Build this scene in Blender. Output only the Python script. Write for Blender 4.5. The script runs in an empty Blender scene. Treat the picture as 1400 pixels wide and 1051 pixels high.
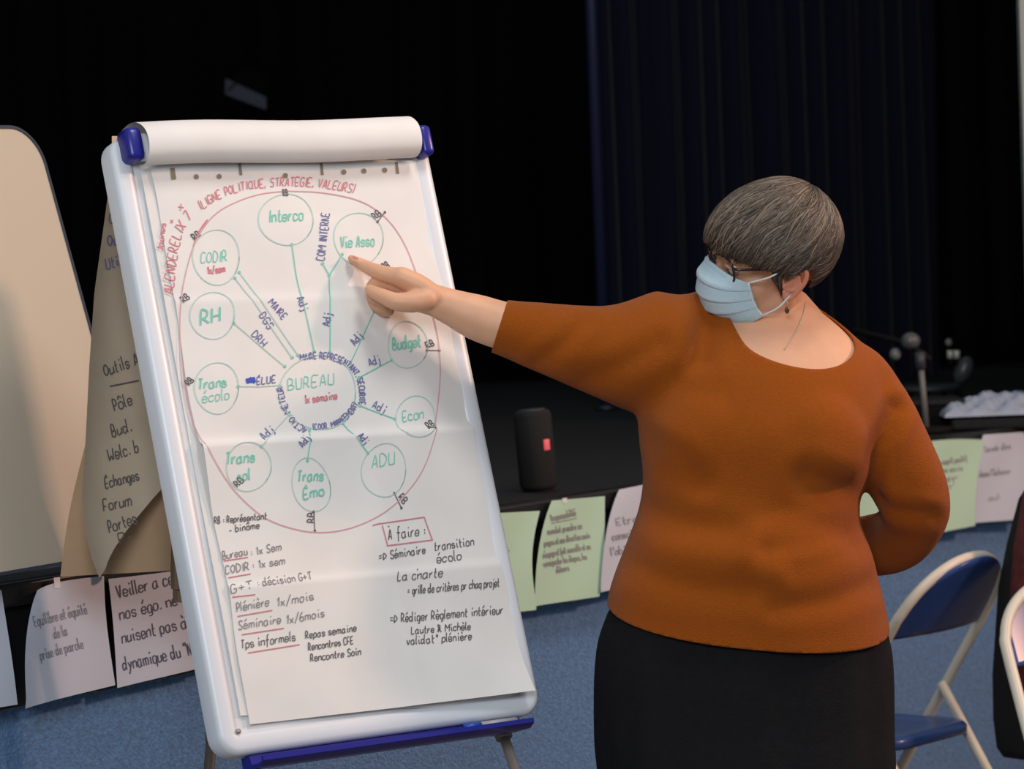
import bpy, bmesh, math, random
import numpy as np
from mathutils import Vector, Matrix
random.seed(7)
rng = np.random.default_rng(11)
SC = bpy.context.scene
COL = SC.collection
V = Vector
PI = math.pi

# ------------------------------------------------------------------ camera
W_, H_ = 1400, 1051
FPX = 4600.0
PITCH, ROLL = math.radians(2.9307), math.radians(2.2)
CAM = V((0, 0, 1.65))
_f = V((0, math.cos(PITCH), -math.sin(PITCH)))
_u = V((0, math.sin(PITCH), math.cos(PITCH)))
_x = V((1, 0, 0))
XR = math.cos(ROLL) * _x - math.sin(ROLL) * _u
UR = math.cos(ROLL) * _u + math.sin(ROLL) * _x
cd = bpy.data.cameras.new('camera')
cam = bpy.data.objects.new('camera', cd)
COL.objects.link(cam)
cd.sensor_fit = 'HORIZONTAL'
cd.sensor_width = 36
cd.lens = FPX * 36 / W_
cd.clip_end = 60
m = Matrix.Identity(4)
for i in range(3):
    m[i][0], m[i][1], m[i][2], m[i][3] = XR[i], UR[i], -_f[i], CAM[i]
cam.matrix_world = m
cd.dof.use_dof = True
cd.dof.focus_distance = 6.0
cd.dof.aperture_fstop = 6.5
SC.camera = cam

# ------------------------------------------------------------------ light
world = bpy.data.worlds.new('world')
SC.world = world
world.use_nodes = True
bg = world.node_tree.nodes['Background']
bg.inputs[0].default_value = (0.85, 0.93, 1.0, 1)
bg.inputs[1].default_value = 0.26


def area(name, loc, target, size, power, color, sy=None):
    l = bpy.data.lights.new(name, 'AREA')
    l.energy = power
    l.color = color
    l.size = size
    if sy:
        l.shape = 'RECTANGLE'
        l.size_y = sy
    o = bpy.data.objects.new(name, l)
    COL.objects.link(o)
    o.location = loc
    d = V(target) - V(loc)
    o.rotation_euler = d.to_track_quat('-Z', 'Y').to_euler()
    return o


area('hall_lamp_warm', (4.6, 6.5, 3.4), (-0.2, 6.2, 1.2), 0.35, 125, (1.0, 0.57, 0.38))
area('hall_lamp_cool', (-0.5, 0.2, 3.6), (0.0, 6.4, 1.1), 1.8, 148, (0.95, 0.98, 1.0))
area('hall_lamp_overhead', (0.9, 5.2, 4.2), (0.6, 6.3, 1.2), 0.9, 44, (1.0, 0.93, 0.86))

SC.view_settings.view_transform = 'Standard'
SC.view_settings.look = 'None'
SC.view_settings.gamma = 1
SC.view_settings.exposure = 0.0
SC.view_settings.use_curve_mapping = False


# ------------------------------------------------------------------ helpers
def ray(px, py):
    return XR * ((px - W_ / 2) / FPX) + UR * ((H_ / 2 - py) / FPX) + _f


def P(px, py, z):
    """the point at depth z (metres along the view axis) seen at a pixel of the photo"""
    return CAM + ray(px, py) * z


def hit(px, py, p0, n):
    d = ray(px, py)
    return CAM + d * (n.dot(p0 - CAM) / n.dot(d))


def pix(co):
    d = co - CAM
    z = d.dot(_f)
    return W_ / 2 + FPX * d.dot(XR) / z, H_ / 2 - FPX * d.dot(UR) / z, z


def lin(c):
    return tuple((x / 255 / 12.92) if x / 255 <= .04045 else ((x / 255 + .055) / 1.055) ** 2.4 for x in c)


MATS = {}


def mat(name, rgb, rough=.6, metal=0., spec=.5, noise=None, bump=None, sheen=0., trans=0., alpha=1., sss=0., emit=None):
    """rgb in sRGB 0-255; noise=(scale, amount) colour mottling; bump=(kind, scale, strength)"""
    if name in MATS:
        return MATS[name]
    M = bpy.data.materials.new(name)
    M.use_nodes = True
    nt = M.node_tree
    b = nt.nodes['Principled BSDF']
    c = lin(rgb)
    b.inputs['Base Color'].default_value = (*c, 1)
    b.inputs['Roughness'].default_value = rough
    b.inputs['Metallic'].default_value = metal
    b.inputs['Specular IOR Level'].default_value = spec
    if sheen:
        b.inputs['Sheen Weight'].default_value = sheen
        b.inputs['Sheen Roughness'].default_value = .5
    if trans:
        b.inputs['Transmission Weight'].default_value = trans
    if alpha < 1:
        b.inputs['Alpha'].default_value = alpha
    if sss:
        b.inputs['Subsurface Weight'].default_value = sss
        b.inputs['Subsurface Radius'].default_value = (.012, .005, .003)
        b.inputs['Subsurface Scale'].default_value = 1
    if emit:
        b.inputs['Emission Color'].default_value = (*lin(rgb), 1)
        b.inputs['Emission Strength'].default_value = emit
    tc = nt.nodes.new('ShaderNodeTexCoord')
    if noise:
        t = nt.nodes.new('ShaderNodeTexNoise')
        t.inputs['Scale'].default_value = noise[0]
        t.inputs['Detail'].default_value = 5
        nt.links.new(tc.outputs['Object'], t.inputs['Vector'])
        r = nt.nodes.new('ShaderNodeValToRGB')
        a = noise[1]
        r.color_ramp.elements[0].position = .3
        r.color_ramp.elements[1].position = .7
        r.color_ramp.elements[0].color = (*[x * (1 - a) for x in c], 1)
        r.color_ramp.elements[1].color = (*[min(1, x * (1 + a)) for x in c], 1)
        nt.links.new(t.outputs['Fac'], r.inputs['Fac'])
        nt.links.new(r.outputs['Color'], b.inputs['Base Color'])
    if bump:
        kind, sc, st = bump
        if kind == 'noise':
            t = nt.nodes.new('ShaderNodeTexNoise')
            t.inputs['Detail'].default_value = 4
        elif kind == 'weave':
            t = nt.nodes.new('ShaderNodeTexVoronoi')
        else:
            t = nt.nodes.new('ShaderNodeTexWave')
            t.inputs['Distortion'].default_value = 1.5
        t.inputs['Scale'].default_value = sc
        nt.links.new(tc.outputs['Object'], t.inputs['Vector'])
        bp = nt.nodes.new('ShaderNodeBump')
        bp.inputs['Strength'].default_value = st
        bp.inputs['Distance'].default_value = .004
        nt.links.new(t.outputs[0], bp.inputs['Height'])
        nt.links.new(bp.outputs['Normal'], b.inputs['Normal'])
    MATS[name] = M
    return M


def tag(o, label=None, cat=None, group=None, kind=None):
    if label: o['label'] = label
    if cat: o['category'] = cat
    if group: o['group'] = group
    if kind: o['kind'] = kind
    return o


def empty(name, loc, label, cat, group=None):
    o = bpy.data.objects.new(name, None)
    COL.objects.link(o)
    o.location = loc
    o.empty_display_size = .05
    return tag(o, label, cat, group)


def root_loc(o):
    p = V((0, 0, 0))
    while o:
        p += V(o.location)
        o = o.parent
    return p


def link(name, me, mats, parent=None, smooth=True, origin=None):
    """me in world coordinates -> object whose origin is its parent's (or its own base)"""
    o = bpy.data.objects.new(name, me)
    COL.objects.link(o)
    me.name = name
    for M in (mats if isinstance(mats, (list, tuple)) else [mats]):
        me.materials.append(M)
    if parent:
        o.parent = parent
        me.transform(Matrix.Translation(-root_loc(parent)))
    else:
        if origin is None:
            n = len(me.vertices)
            co = np.empty(n * 3); me.vertices.foreach_get('co', co); co = co.reshape(-1, 3)
            origin = V(((co[:, 0].min() + co[:, 0].max()) / 2, (co[:, 1].min() + co[:, 1].max()) / 2, co[:, 2].min()))
        me.transform(Matrix.Translation(-V(origin)))
        o.location = origin
    if smooth:
        me.polygons.foreach_set('use_smooth', [True] * len(me.polygons))
    me.update()
    return o


def obj(name, bm, mats, parent=None, smooth=True, origin=None, recalc=True):
    if recalc:
        bmesh.ops.recalc_face_normals(bm, faces=bm.faces)
    me = bpy.data.meshes.new(name)
    bm.to_mesh(me)
    bm.free()
    return link(name, me, mats, parent, smooth, origin)


def BM():
    return bmesh.new()


def flat_by_angle(o, ang=40):
    me = o.data
    bm = bmesh.new(); bm.from_mesh(me)
    for e in bm.edges:
        if len(e.link_faces) == 2 and e.calc_face_angle(0) > math.radians(ang):
            e.smooth = False
    bm.to_mesh(me); bm.free()
    return o


def frame_of(d, hint=V((0, 0, 1))):
    d = d.normalized()
    if abs(d.dot(hint)) > .95:
        hint = V((0, 1, 0)) if abs(d.y) < .9 else V((1, 0, 0))
    a = d.cross(hint).normalized()
    return a, a.cross(d).normalized()


def add_rings(bm, rings, close=True, caps=True):
    vs = [[bm.verts.new(p) for p in r] for r in rings]
    n = len(rings[0])
    for a, b in zip(vs, vs[1:]):
        for i in range(n if close else n - 1):
            j = (i + 1) % n
            bm.faces.new((a[i], a[j], b[j], b[i]))
    if caps and close:
        bm.faces.new(vs[0][::-1])
        bm.faces.new(vs[-1])
    return vs


def add_tube(bm, pts, rad, n=12, round_caps=False, closed=False):
    pts = [V(p) for p in pts]
    rad = [rad] * len(pts) if not isinstance(rad, (list, tuple)) else list(rad)
    if round_caps:
        d0 = (pts[0] - pts[1]).normalized(); d1 = (pts[-1] - pts[-2]).normalized()
        P0, R0, P1, R1 = [], [], [], []
        for k in range(1, 5):
            a = k / 4.2 * PI / 2
            P0.insert(0, pts[0] + d0 * rad[0] * math.sin(a)); R0.insert(0, rad[0] * math.cos(a))
            P1.append(pts[-1] + d1 * rad[-1] * math.sin(a)); R1.append(rad[-1] * math.cos(a))
        pts = P0 + pts + P1; rad = R0 + rad + R1
    rings = []
    a = None
    N = len(pts)
    for i, p in enumerate(pts):
        if closed:
            d = pts[(i + 1) % N] - pts[i - 1]
        else:
            d = pts[min(i + 1, N - 1)] - pts[max(i - 1, 0)]
        d.normalize()
        if a is None:
            a, b = frame_of(d)
        else:
            a = (a - d * a.dot(d)).normalized()
            b = a.cross(d).normalized()
        rings.append([p + (a * math.cos(t) + b * math.sin(t)) * rad[i] for t in [2 * PI * k / n for k in range(n)]])
    if closed:
        rings.append(rings[0])
        vs = add_rings(bm, rings, caps=False)
        bmesh.ops.remove_doubles(bm, verts=bm.verts, dist=1e-6)
    else:
        add_rings(bm, rings)


def spline(pts, k=6):
    """Catmull-Rom through a list of tuples"""
    p = [np.array(q, float) for q in pts]
    if len(p) < 3:
        return [tuple(x) for x in p]
    p = [2 * p[0] - p[1]] + p + [2 * p[-1] - p[-2]]
    out = []
    for i in range(1, len(p) - 2):
        for j in range(k):
            t = j / k
            a, b, c, d = p[i - 1:i + 3]
            out.append(tuple(.5 * (2 * b + (c - a) * t + (2 * a - 5 * b + 4 * c - d) * t * t + (3 * b - a - 3 * c + d) * t ** 3)))
    out.append(tuple(p[-2]))
    return out


def add_box(bm, c, ax, ay, az, sx, sy, sz):
    """box of size sx,sy,sz centred at c on unit axes"""
    vs = []
    for k in (-1, 1):
        for j in (-1, 1):
            for i in (-1, 1):
                vs.append(bm.verts.new(V(c) + ax * (i * sx / 2) + ay * (j * sy / 2) + az * (k * sz / 2)))
    for q in ((0, 2, 3, 1), (4, 5, 7, 6), (0, 1, 5, 4), (2, 6, 7, 3), (0, 4, 6, 2), (1, 3, 7, 5)):
        bm.faces.new([vs[i] for i in q])
    return vs


def bevel_all(bm, w, seg=3):
    bmesh.ops.bevel(bm, geom=list(bm.edges), offset=w, segments=seg, affect='EDGES', profile=.5)


def add_ellipsoid(bm, c, ax, ay, az, rx, ry, rz, nu=24, nv=14):
    rings = []
    for i in range(1, nv):
        t = PI * i / nv
        rings.append([V(c) + ax * (rx * math.sin(t) * math.cos(p)) + ay * (ry * math.sin(t) * math.sin(p)) + az * (rz * math.cos(t))
                      for p in [2 * PI * k / nu for k in range(nu)]])
    vs = add_rings(bm, rings, caps=False)
    a = bm.verts.new(V(c) + az * rz); b = bm.verts.new(V(c) - az * rz)
    for i in range(nu):
        j = (i + 1) % nu
        bm.faces.new((vs[0][j], vs[0][i], a)); bm.faces.new((vs[-1][i], vs[-1][j], b))


def remesh(bm, voxel, smooth=4, fac=.5):
    """one continuous skin over the overlapping closed shapes in bm"""
    bmesh.ops.recalc_face_normals(bm, faces=bm.faces)
    me = bpy.data.meshes.new('tmp'); bm.to_mesh(me); bm.free()
    o = bpy.data.objects.new('tmp', me); COL.objects.link(o)
    md = o.modifiers.new('r', 'REMESH'); md.mode = 'VOXEL'; md.voxel_size = voxel; md.adaptivity = 0
    dg = bpy.context.evaluated_depsgraph_get(); dg.update()
    me2 = bpy.data.meshes.new_from_object(o.evaluated_get(dg))
    bpy.data.objects.remove(o); bpy.data.meshes.remove(me)
    out = bmesh.new(); out.from_mesh(me2); bpy.data.meshes.remove(me2)
    for _ in range(smooth):
        bmesh.ops.smooth_vert(out, verts=out.verts, factor=fac, use_axis_x=True, use_axis_y=True, use_axis_z=True)
    return out


def add_grid(bm, fn, nu, nv):
    """sheet: fn(s,t) -> point"""
    vs = [[bm.verts.new(fn(i / nu, j / nv)) for i in range(nu + 1)] for j in range(nv + 1)]
    for j in range(nv):
        for i in range(nu):
            bm.faces.new((vs[j][i], vs[j][i + 1], vs[j + 1][i + 1], vs[j + 1][i]))


def lerp(a, b, t):
    return tuple(x + (y - x) * t for x, y in zip(a, b))


def quad(tl, tr, br, bl):
    return lambda s, t: lerp(lerp(tl, tr, s), lerp(bl, br, s), t)


def interp(t, tab):
    xs = [r[0] for r in tab]
    if isinstance(tab[0][1], (tuple, list)):
        return tuple(float(np.interp(t, xs, [r[1][k] for r in tab])) for k in range(len(tab[0][1])))
    return float(np.interp(t, xs, [r[1] for r in tab]))


# ------------------------------------------------------------------ handwriting: strokes of a small hand alphabet
GL = dict(zip(
    list("abcdefghijklmnopqrstuvwxyz"),
    ["46 26 05 03 12 32 44|46 43 52", "0a 02|05 26 36 45 43 32 12 03", "45 36 16 05 03 12 32 43", "45 26 16 05 03 12 22 44|4a 43 52",
     "04 44 45 36 16 05 03 12 32 43", "4a 3a 29 20|06 46", "46 16 05 03 12 32 44|46 41 30 10", "0a 02|05 26 36 45 42", "16 13 22|18 19",
     "26 21 10 00|28 29", "0a 02|46 04 42", "0a 03 12", "06 02|05 16 26 35 32|35 46 56 65 62", "06 02|05 26 36 45 42",
     "26 16 05 03 12 32 43 45 36 26", "06 00|05 16 36 45 43 32 12 03", "46 16 05 03 12 32 44|46 40", "06 02|04 15 26 36",
     "45 26 16 05 14 34 43 32 12 03", "19 13 22 32|06 36", "06 03 12 22 43|46 42", "06 22 46", "06 12 35 52 66", "06 42|46 02",
     "06 23|46 10 00", "06 46 02 42"]))
GL.update(dict(zip(
    list("ABCDEFGHIJKLMNOPQRSTUVWXYZ"),
    ["02 29 42|14 34", "02 09 29 38 36 15 05|15 35 44 43 32 02", "48 39 19 07 04 12 32 43", "02 09 29 47 44 22 02", "49 09 02 42|05 35",
     "49 09 02|05 35", "48 39 19 07 04 12 32 43 45 25", "09 02|49 42|05 45", "19 12", "39 33 22 12 03", "09 02|49 05 42", "09 02 42",
     "02 09 35 69 62", "02 09 42 49", "29 07 04 22 44 47 29", "02 09 29 38 36 25 05", "29 07 04 22 44 47 29|33 52", "02 09 29 38 36 25 05|15 42",
     "48 39 19 08 16 35 44 32 12 03", "09 49|29 22", "09 03 12 32 43 49", "09 22 49", "09 12 35 52 69", "09 42|49 02", "09 25 49|25 22",
     "09 49 02 42"])))
GL.update({'1': "17 29 22", '6': "39 18 04 12 32 43 35 15 04", '7': "09 49 12", ':': "13 14|15 16", '/': "01 4a", '=': "04 44|06 46", '-': "04 34",
           '>': "02 08 45 02", '+': "05 45|27 23", '.': "12 13", ',': "13 01", "'": "1a 18", '"': "0a 08|2a 28", '(': "2a 18 14 22", ')': "0a 18 14 02",
           '&': "46 02 15 38 19 08 43 52", 'o\u0302': "", '\u00b0': "18 29 38 27 18"})
ACC = {'é': ('e', "18 3a"), 'è': ('e', "1a 38"), 'ê': ('e', "08 2a 48"), 'à': ('a', "1a 38"), 'É': ('E', "1a 3b"), 'À': ('A', "0b 2b"), 'ô': ('o', "08 2a 48"),
       'ï': ('i', "08 09|28 29")}


def glyph(ch):
    s = GL.get(ch, '')
    if ch in ACC:
        b, a = ACC[ch]
        s = (GL[b].split('|18 19')[0] if b == 'i' else GL[b]) + '|' + a
    out = [[(int(q[0]) * .2, (int(q[1], 12) - 2) / 4) for q in part.split()] for part in s.split('|') if part]
    w = max([x for pl in out for x, y in pl], default=.5) + .38
    return out, w


def text_strokes(txt, path, h, slant=.15, jit=.06, serif=False, fit=True, smooth=True):
    """strokes of a text along a pixel path (two or more points), x-height h pixels; returns pixel polylines"""
    seg = [np.array(p, float) for p in (spline(path, 8) if len(path) > 2 else path)]
    L = [0]
    for a, b in zip(seg, seg[1:]):
        L.append(L[-1] + np.linalg.norm(b - a))
    tot = L[-1]
    x = 0; items = []
    for ch in txt:
        if ch == ' ':
            x += .75; continue
        g, w = glyph(ch)
        for pl in g:
            q = [(x + a + slant * b + (0 if serif else random.uniform(-jit, jit)), b + (0 if serif else random.uniform(-jit, jit))) for a, b in pl]
            items.append(q)
            if serif:
                for e, e2 in ((q[0], q[1]), (q[-1], q[-2])):
                    if abs(e[0] - e2[0]) < .35 * abs(e[1] - e2[1]):
                        items.append([(e[0] - .16, e[1]), (e[0] + .16, e[1])])
        x += w
    sx = tot / max(x, .1)
    res = []
    for q in items:
        o = []
        for a, b in q:
            d = min(max(a * sx, 0), tot - 1e-6)
            i = max(0, min(len(seg) - 2, int(np.searchsorted(L, d)) - 1))
            t = (a * sx - L[i]) / max(L[i + 1] - L[i], 1e-9)
            dirv = (seg[i + 1] - seg[i]) / max(L[i + 1] - L[i], 1e-9)
            nrm = np.array([dirv[1], -dirv[0]])
            o.append(tuple(seg[i] + dirv * (t * (L[i + 1] - L[i])) + nrm * (b * h)))
        res.append(spline(o, 3) if smooth and not serif else o)
    return res


def add_ink(bm, pl, width, M, mi=0, maxseg=8.):
    """flat pen stroke along a pixel polyline, laid on the surface M(px,py)"""
    pts = [np.array(pl[0], float)]
    for q in pl[1:]:
        q = np.array(q, float)
        n = max(1, int(np.linalg.norm(q - pts[-1]) / maxseg))
        a = pts[-1]
        for k in range(1, n + 1):
            pts.append(a + (q - a) * k / n)
    pts = [p for i, p in enumerate(pts) if i == 0 or np.linalg.norm(p - pts[i - 1]) > .05]
    if len(pts) < 2:
        pts = [pts[0] - [.5, 0], pts[0] + [.5, 0]]
    vs = []
    for i, p in enumerate(pts):
        d = pts[min(i + 1, len(pts) - 1)] - pts[max(i - 1, 0)]
        d = d / max(np.linalg.norm(d), 1e-9)
        n = np.array([-d[1], d[0]]) * width / 2
        vs.append((bm.verts.new(M(*(p + n))), bm.verts.new(M(*(p - n)))))
    for a, b in zip(vs, vs[1:]):
        f = bm.faces.new((a[0], a[1], b[1], b[0])); f.material_index = mi


def add_disc(bm, x, y, r, M, mi=0, n=10):
    f = bm.faces.new([bm.verts.new(M(x + r * math.cos(2 * PI * k / n), y + r * math.sin(2 * PI * k / n))) for k in range(n)])
    f.material_index = mi


def ell(cx, cy, rx, ry, a0=0, a1=400, rot=0, n=40):
    out = []
    for k in range(n + 1):
        t = math.radians(a0 + (a1 - a0) * k / n)
        r = 1 + .02 * math.sin(3 * t + cx)
        x, y = rx * r * math.cos(t), ry * r * math.sin(t)
        c, s = math.cos(rot), math.sin(rot)
        out.append((cx + x * c - y * s, cy + x * s + y * c))
    return out


# ------------------------------------------------------------------ materials
m_paper = mat('paper', (230, 228, 226), .8, noise=(9, .03))
m_paper2 = mat('paper_shaded', (196, 180, 158), .85, noise=(8, .08))  # white flipped sheet; the shade behind the board is put into its colour
m_paper_warm = mat('paper_warm_lit', (176, 146, 116), .85, noise=(8, .08))  # white sheets too, warm light shining through them painted as tan
m_white = mat('sheet_white', (206, 213, 230), .8)
m_green = mat('sheet_green', (190, 226, 202), .8)
m_plastic = mat('white_plastic', (226, 230, 238), .32)
m_board = mat('board_enamel', (226, 228, 232), .25)
m_blue = mat('blue_plastic', (34, 36, 140), .3)
m_grey = mat('grey_tube', (170, 158, 150), .4, metal=.3)
m_darkgrey = mat('dark_tube', (84, 78, 72), .5)
INK = [mat('ink_teal', (128, 204, 186), .8), mat('ink_red', (212, 130, 140), .8), mat('ink_navy', (116, 116, 166), .8),
       mat('ink_black', (100, 94, 96), .8), mat('ink_blue', (62, 88, 190), .8), mat('ink_hole', (140, 130, 112), .9), mat('ink_teal_faint', (186, 214, 206), .8), mat('ink_black_faint', (140, 133, 134), .8), mat('ink_red_faint', (220, 164, 170), .8)]

# ------------------------------------------------------------------ the setting
E_S = V((.5982, .8014, 0)).normalized()          # along the stage edge
N_S = V((.8014, -.5982, 0))                       # out of the stage front, towards the hall
A_S = V((-.861, 6.265, 0))
ZS = 1.0
m_deck = mat('stage_deck', (24, 26, 27), .55, noise=(14, .25), bump=('noise', 60, .3))
m_fascia = mat('stage_fascia', (20, 20, 21), .5)


def box_obj(name, c, ax, ay, sx, sy, sz, M, bev=0.0):
    bm = BM(); add_box(bm, c, ax, ay, V((0, 0, 1)), sx, sy, sz)
    if bev: bevel_all(bm, bev)
    o = obj(name, bm, M, smooth=False)
    o['kind'] = 'structure'
    return o


X, Y, Z = V((1, 0, 0)), V((0, 1, 0)), V((0, 0, 1))
fl = BM(); add_box(fl, (0, 7, -.05), X, Y, Z, 16, 22, .1)
tag(obj('floor', fl, mat('hall_floor', (110, 104, 98), .5, noise=(5, .1)), smooth=False), kind='structure')
mid = A_S + E_S * 1.5
box_obj('floor_stage', mid - N_S * 3.02 + Z * (ZS - .03), E_S, N_S, 12, 6.0, .06, m_deck)
box_obj('trim_1', mid + N_S * .0 + Z * (ZS - .015), E_S, N_S, 12, .04, .045, mat('stage_nosing', (30, 30, 31), .35), .006)
box_obj('trim_2', mid - N_S * .03 + Z * (ZS - .13), E_S, N_S, 12, .06, .19, m_fascia)
m_carpet = mat('carpet_blue', (88, 128, 176), .95, noise=(90, .22), bump=('weave', 160, .7), sheen=.2)
box_obj('wall_stage_front', mid - N_S * .05 + Z * (ZS - .225) / 2, E_S, N_S, 12, .06, ZS - .226, m_carpet)
m_black = mat('black_cloth', (5, 5, 6), .95, spec=.1)
bk = P(700, 300, 14.5)
box_obj('wall_back', V((1.0, 15.2, 3.0)), X, Y, 14, .1, 6, m_black)
box_obj('wall_left', V((-4.2, 11.0, 3.0)), Y, X, 9, .1, 6, m_black)
box_obj('wall_right', P(1432, 300, 12.0) * 1 + X * .0, V((.15, 1, 0)).normalized(), V((1, -.15, 0)).normalized(), 5.5, .06, 6, m_black)
tp = P(1410, 200, 9.3)
box_obj('trim_3', V((tp.x, tp.y, 2.7)), X, Y, .05, .05, 3.4, mat('pale_post', (150, 160, 158), .6))


# curtains: real folds, hung side by side
def curtain(name, x0, x1, za, zb, top, waves, amp, M, label, bot=1.003):
    a, b = P(x0, 300, za), P(x1, 300, zb)
    e = V((b.x - a.x, b.y - a.y, 0)); L = e.length; e.normalize(); n = V((e.y, -e.x, 0))
    ph = [random.uniform(-.5, .5) for _ in range(waves + 2)]
    N = waves * 14

    def fn(s, t):
        k = s * waves
        i = int(k)
        loc = k + .25 * math.sin(k * 1.7 + ph[min(i, waves)]) + .04 * math.sin(t * 5 + i)
        d = amp * (math.sin(2 * PI * loc) + .35 * math.sin(4 * PI * loc + 1.3)) * (.75 + .25 * t)
        p = V((a.x, a.y, 0)) + e * (s * L) + n * d
        p.z = top + (bot - top) * t
        return p
    bm = BM(); add_grid(bm, fn, N, 14)
    o = obj(name, bm, M, recalc=False)
    s = o.modifiers.new('thick', 'SOLIDIFY'); s.thickness = .004
    return tag(o, label, 'curtain')


m_navy = mat('navy_velvet', (17, 18, 36), .8, sheen=.1, spec=.1)
curtain('stage_curtain', 822, 1285, 11.0, 12.2, 4.2, 13, .05, m_navy, 'navy pleated stage curtain hanging behind the pointing woman')
curtain('stage_curtain', -120, 832, 12.6, 12.9, 4.2, 14, .03, m_black, 'plain black curtain across the back of the stage behind the flipchart')
curtain('stage_curtain', 1272, 1420, 12.6, 12.9, 4.2, 3, .02, mat('black_cloth_warm', (13, 13, 11), .95, spec=.1), 'narrow black curtain at the right side of the stage')
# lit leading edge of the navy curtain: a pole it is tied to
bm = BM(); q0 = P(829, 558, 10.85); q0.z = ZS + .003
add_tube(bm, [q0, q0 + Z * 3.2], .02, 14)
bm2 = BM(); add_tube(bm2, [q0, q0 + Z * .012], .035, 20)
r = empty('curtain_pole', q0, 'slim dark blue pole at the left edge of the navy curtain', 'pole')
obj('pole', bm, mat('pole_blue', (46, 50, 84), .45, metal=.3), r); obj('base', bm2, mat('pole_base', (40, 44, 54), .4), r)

# ------------------------------------------------------------------ flipchart easel
YAW, LEAN = math.radians(34.09), math.radians(16.66)
BE = V((math.cos(YAW), math.sin(YAW), 0))
BBK = V((-math.sin(YAW), math.cos(YAW), 0))
BU = Z * math.cos(LEAN) + BBK * math.sin(LEAN)
BN = BE.cross(BU) * 1.0
if BN.y > 0: BN = -BN
BC = V((-.333, 5.975, 1.277))
BW, BH = .66, 1.109


def B(u, v, w=0.):
    """board coordinates: u right of centre, v up from the bottom edge, w out of the face"""
    return BC + BE * u + BU * (v - BH / 2) + BN * w


def buv(px, py):
    d = hit(px, py, BC, BN) - BC
    return d.dot(BE), d.dot(BU) + BH / 2


FC = empty('flipchart_easel', V((BC.x, BC.y, 0)), 'white flipchart easel with blue corner caps and blue tray, standing at left of the woman', 'flipchart easel')


def rrect(w, h, r, n=7):
    out = []
    for cx, cy, a0 in ((w / 2 - r, h / 2 - r, 0), (-w / 2 + r, h / 2 - r, 90), (-w / 2 + r, -h / 2 + r, 180), (w / 2 - r, -h / 2 + r, 270)):
        for k in range(n + 1):
            a = math.radians(a0 + 90 * k / n)
            out.append((cx + r * math.cos(a), cy + r * math.sin(a)))
    return out


bm = BM()
o1 = rrect(BW - .01, BH - .01, .03)
add_rings(bm, [[B(x, y + BH / 2, -.02) for x, y in o1], [B(x, y + BH / 2, 0) for x, y in o1]])
flat_by_angle(obj('board_panel', bm, m_board, FC))
bm = BM()
prof = [(.000, -.034), (.000, .000), (.004, .007), (.012, .010), (.030, .0095), (.039, .004), (.040, -.001), (.040, -.034)]
rings = []
for ins, w in prof:
    rings.append([B(x, y + BH / 2, w) for x, y in rrect(BW - 2 * ins, BH - 2 * ins, max(.038 - ins, .006))])
rings.append(rings[0])
add_rings(bm, rings, caps=False)
bmesh.ops.remove_doubles(bm, verts=bm.verts, dist=1e-6)
flat_by_angle(obj('frame', bm, m_plastic, FC), 60)


def cap_shape(u, v, su, sv, sw, w0):
    b = BM(); add_box(b, B(u, v, w0), BE, BU, BN, su, sv, sw); bevel_all(b, min(su, sv, sw) * .36, 4)
    return b


# blue clamp caps at both ends of the clamp bar
uL, vL = buv(172, 205); uR, vR = buv(569, 200)
obj('clamp_cap', cap_shape(uL, vL, .034, .062, .046, .020), m_blue, FC)
obj('clamp_cap', cap_shape(uR, vR, .026, .058, .046, .020), m_blue, FC)
bm = BM(); add_box(bm, B((uL + uR) / 2, vL, .012), BE, BU, BN, uR - uL - .02, .05, .018); bevel_all(bm, .006)
obj('clamp_bar', bm, m_plastic, FC)
# tray
ta, tb = buv(341, 1034), buv(723, 990)
bm = BM()
L0, L1 = ta[0], tb[0] - .018
tp_ = [(-.03, -.002), (-.03, -.024), (.030, -.026), (.046, -.018), (.046, -.010), (.041, -.010), (.039, -.018), (.026, -.020), (.002, -.018), (.000, -.002)]
add_rings(bm, [[B(u, v, w) for w, v in tp_] for u in (L0, L0 + .01, L1 - .035, L1 - .0)])
flat_by_angle(obj('pen_tray', bm, m_blue, FC), 30)
bm = BM(); sx_, sv_ = buv(322, 1001)
add_tube(bm, [B(sx_, sv_, -.005), B(sx_, sv_, .012)], .0045, 12)
obj('screw', bm, m_grey, FC)


def leg(top, foot, name='leg', split=.30, lower=None, collar=True, r=.0115):
    d = foot - top
    k = (top + d * split)
    b = BM(); add_tube(b, [top, k], r, 16)
    l = obj(name, b, m_grey, FC)
    b = BM(); add_tube(b, [k - d.normalized() * .02, foot + Z * .02], r * .82, 16)
    obj('lower_tube', b, lower or m_grey, l)
    if collar:
        b = BM(); add_tube(b, [k - d.normalized() * .010, k + d.normalized() * .012], r * 1.35, 16)
        a, c = frame_of(d)
        add_tube(b, [k, k + a * .026], .005, 8)
        obj('collar', b, mat('collar_grey', (132, 124, 118), .5), l)
    b = BM(); add_tube(b, [foot + Z * .0005, foot + Z * .03], r * 1.2, 16)
    obj('rubber_foot', b, mat('rubber', (25, 25, 26), .8), l)


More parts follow.
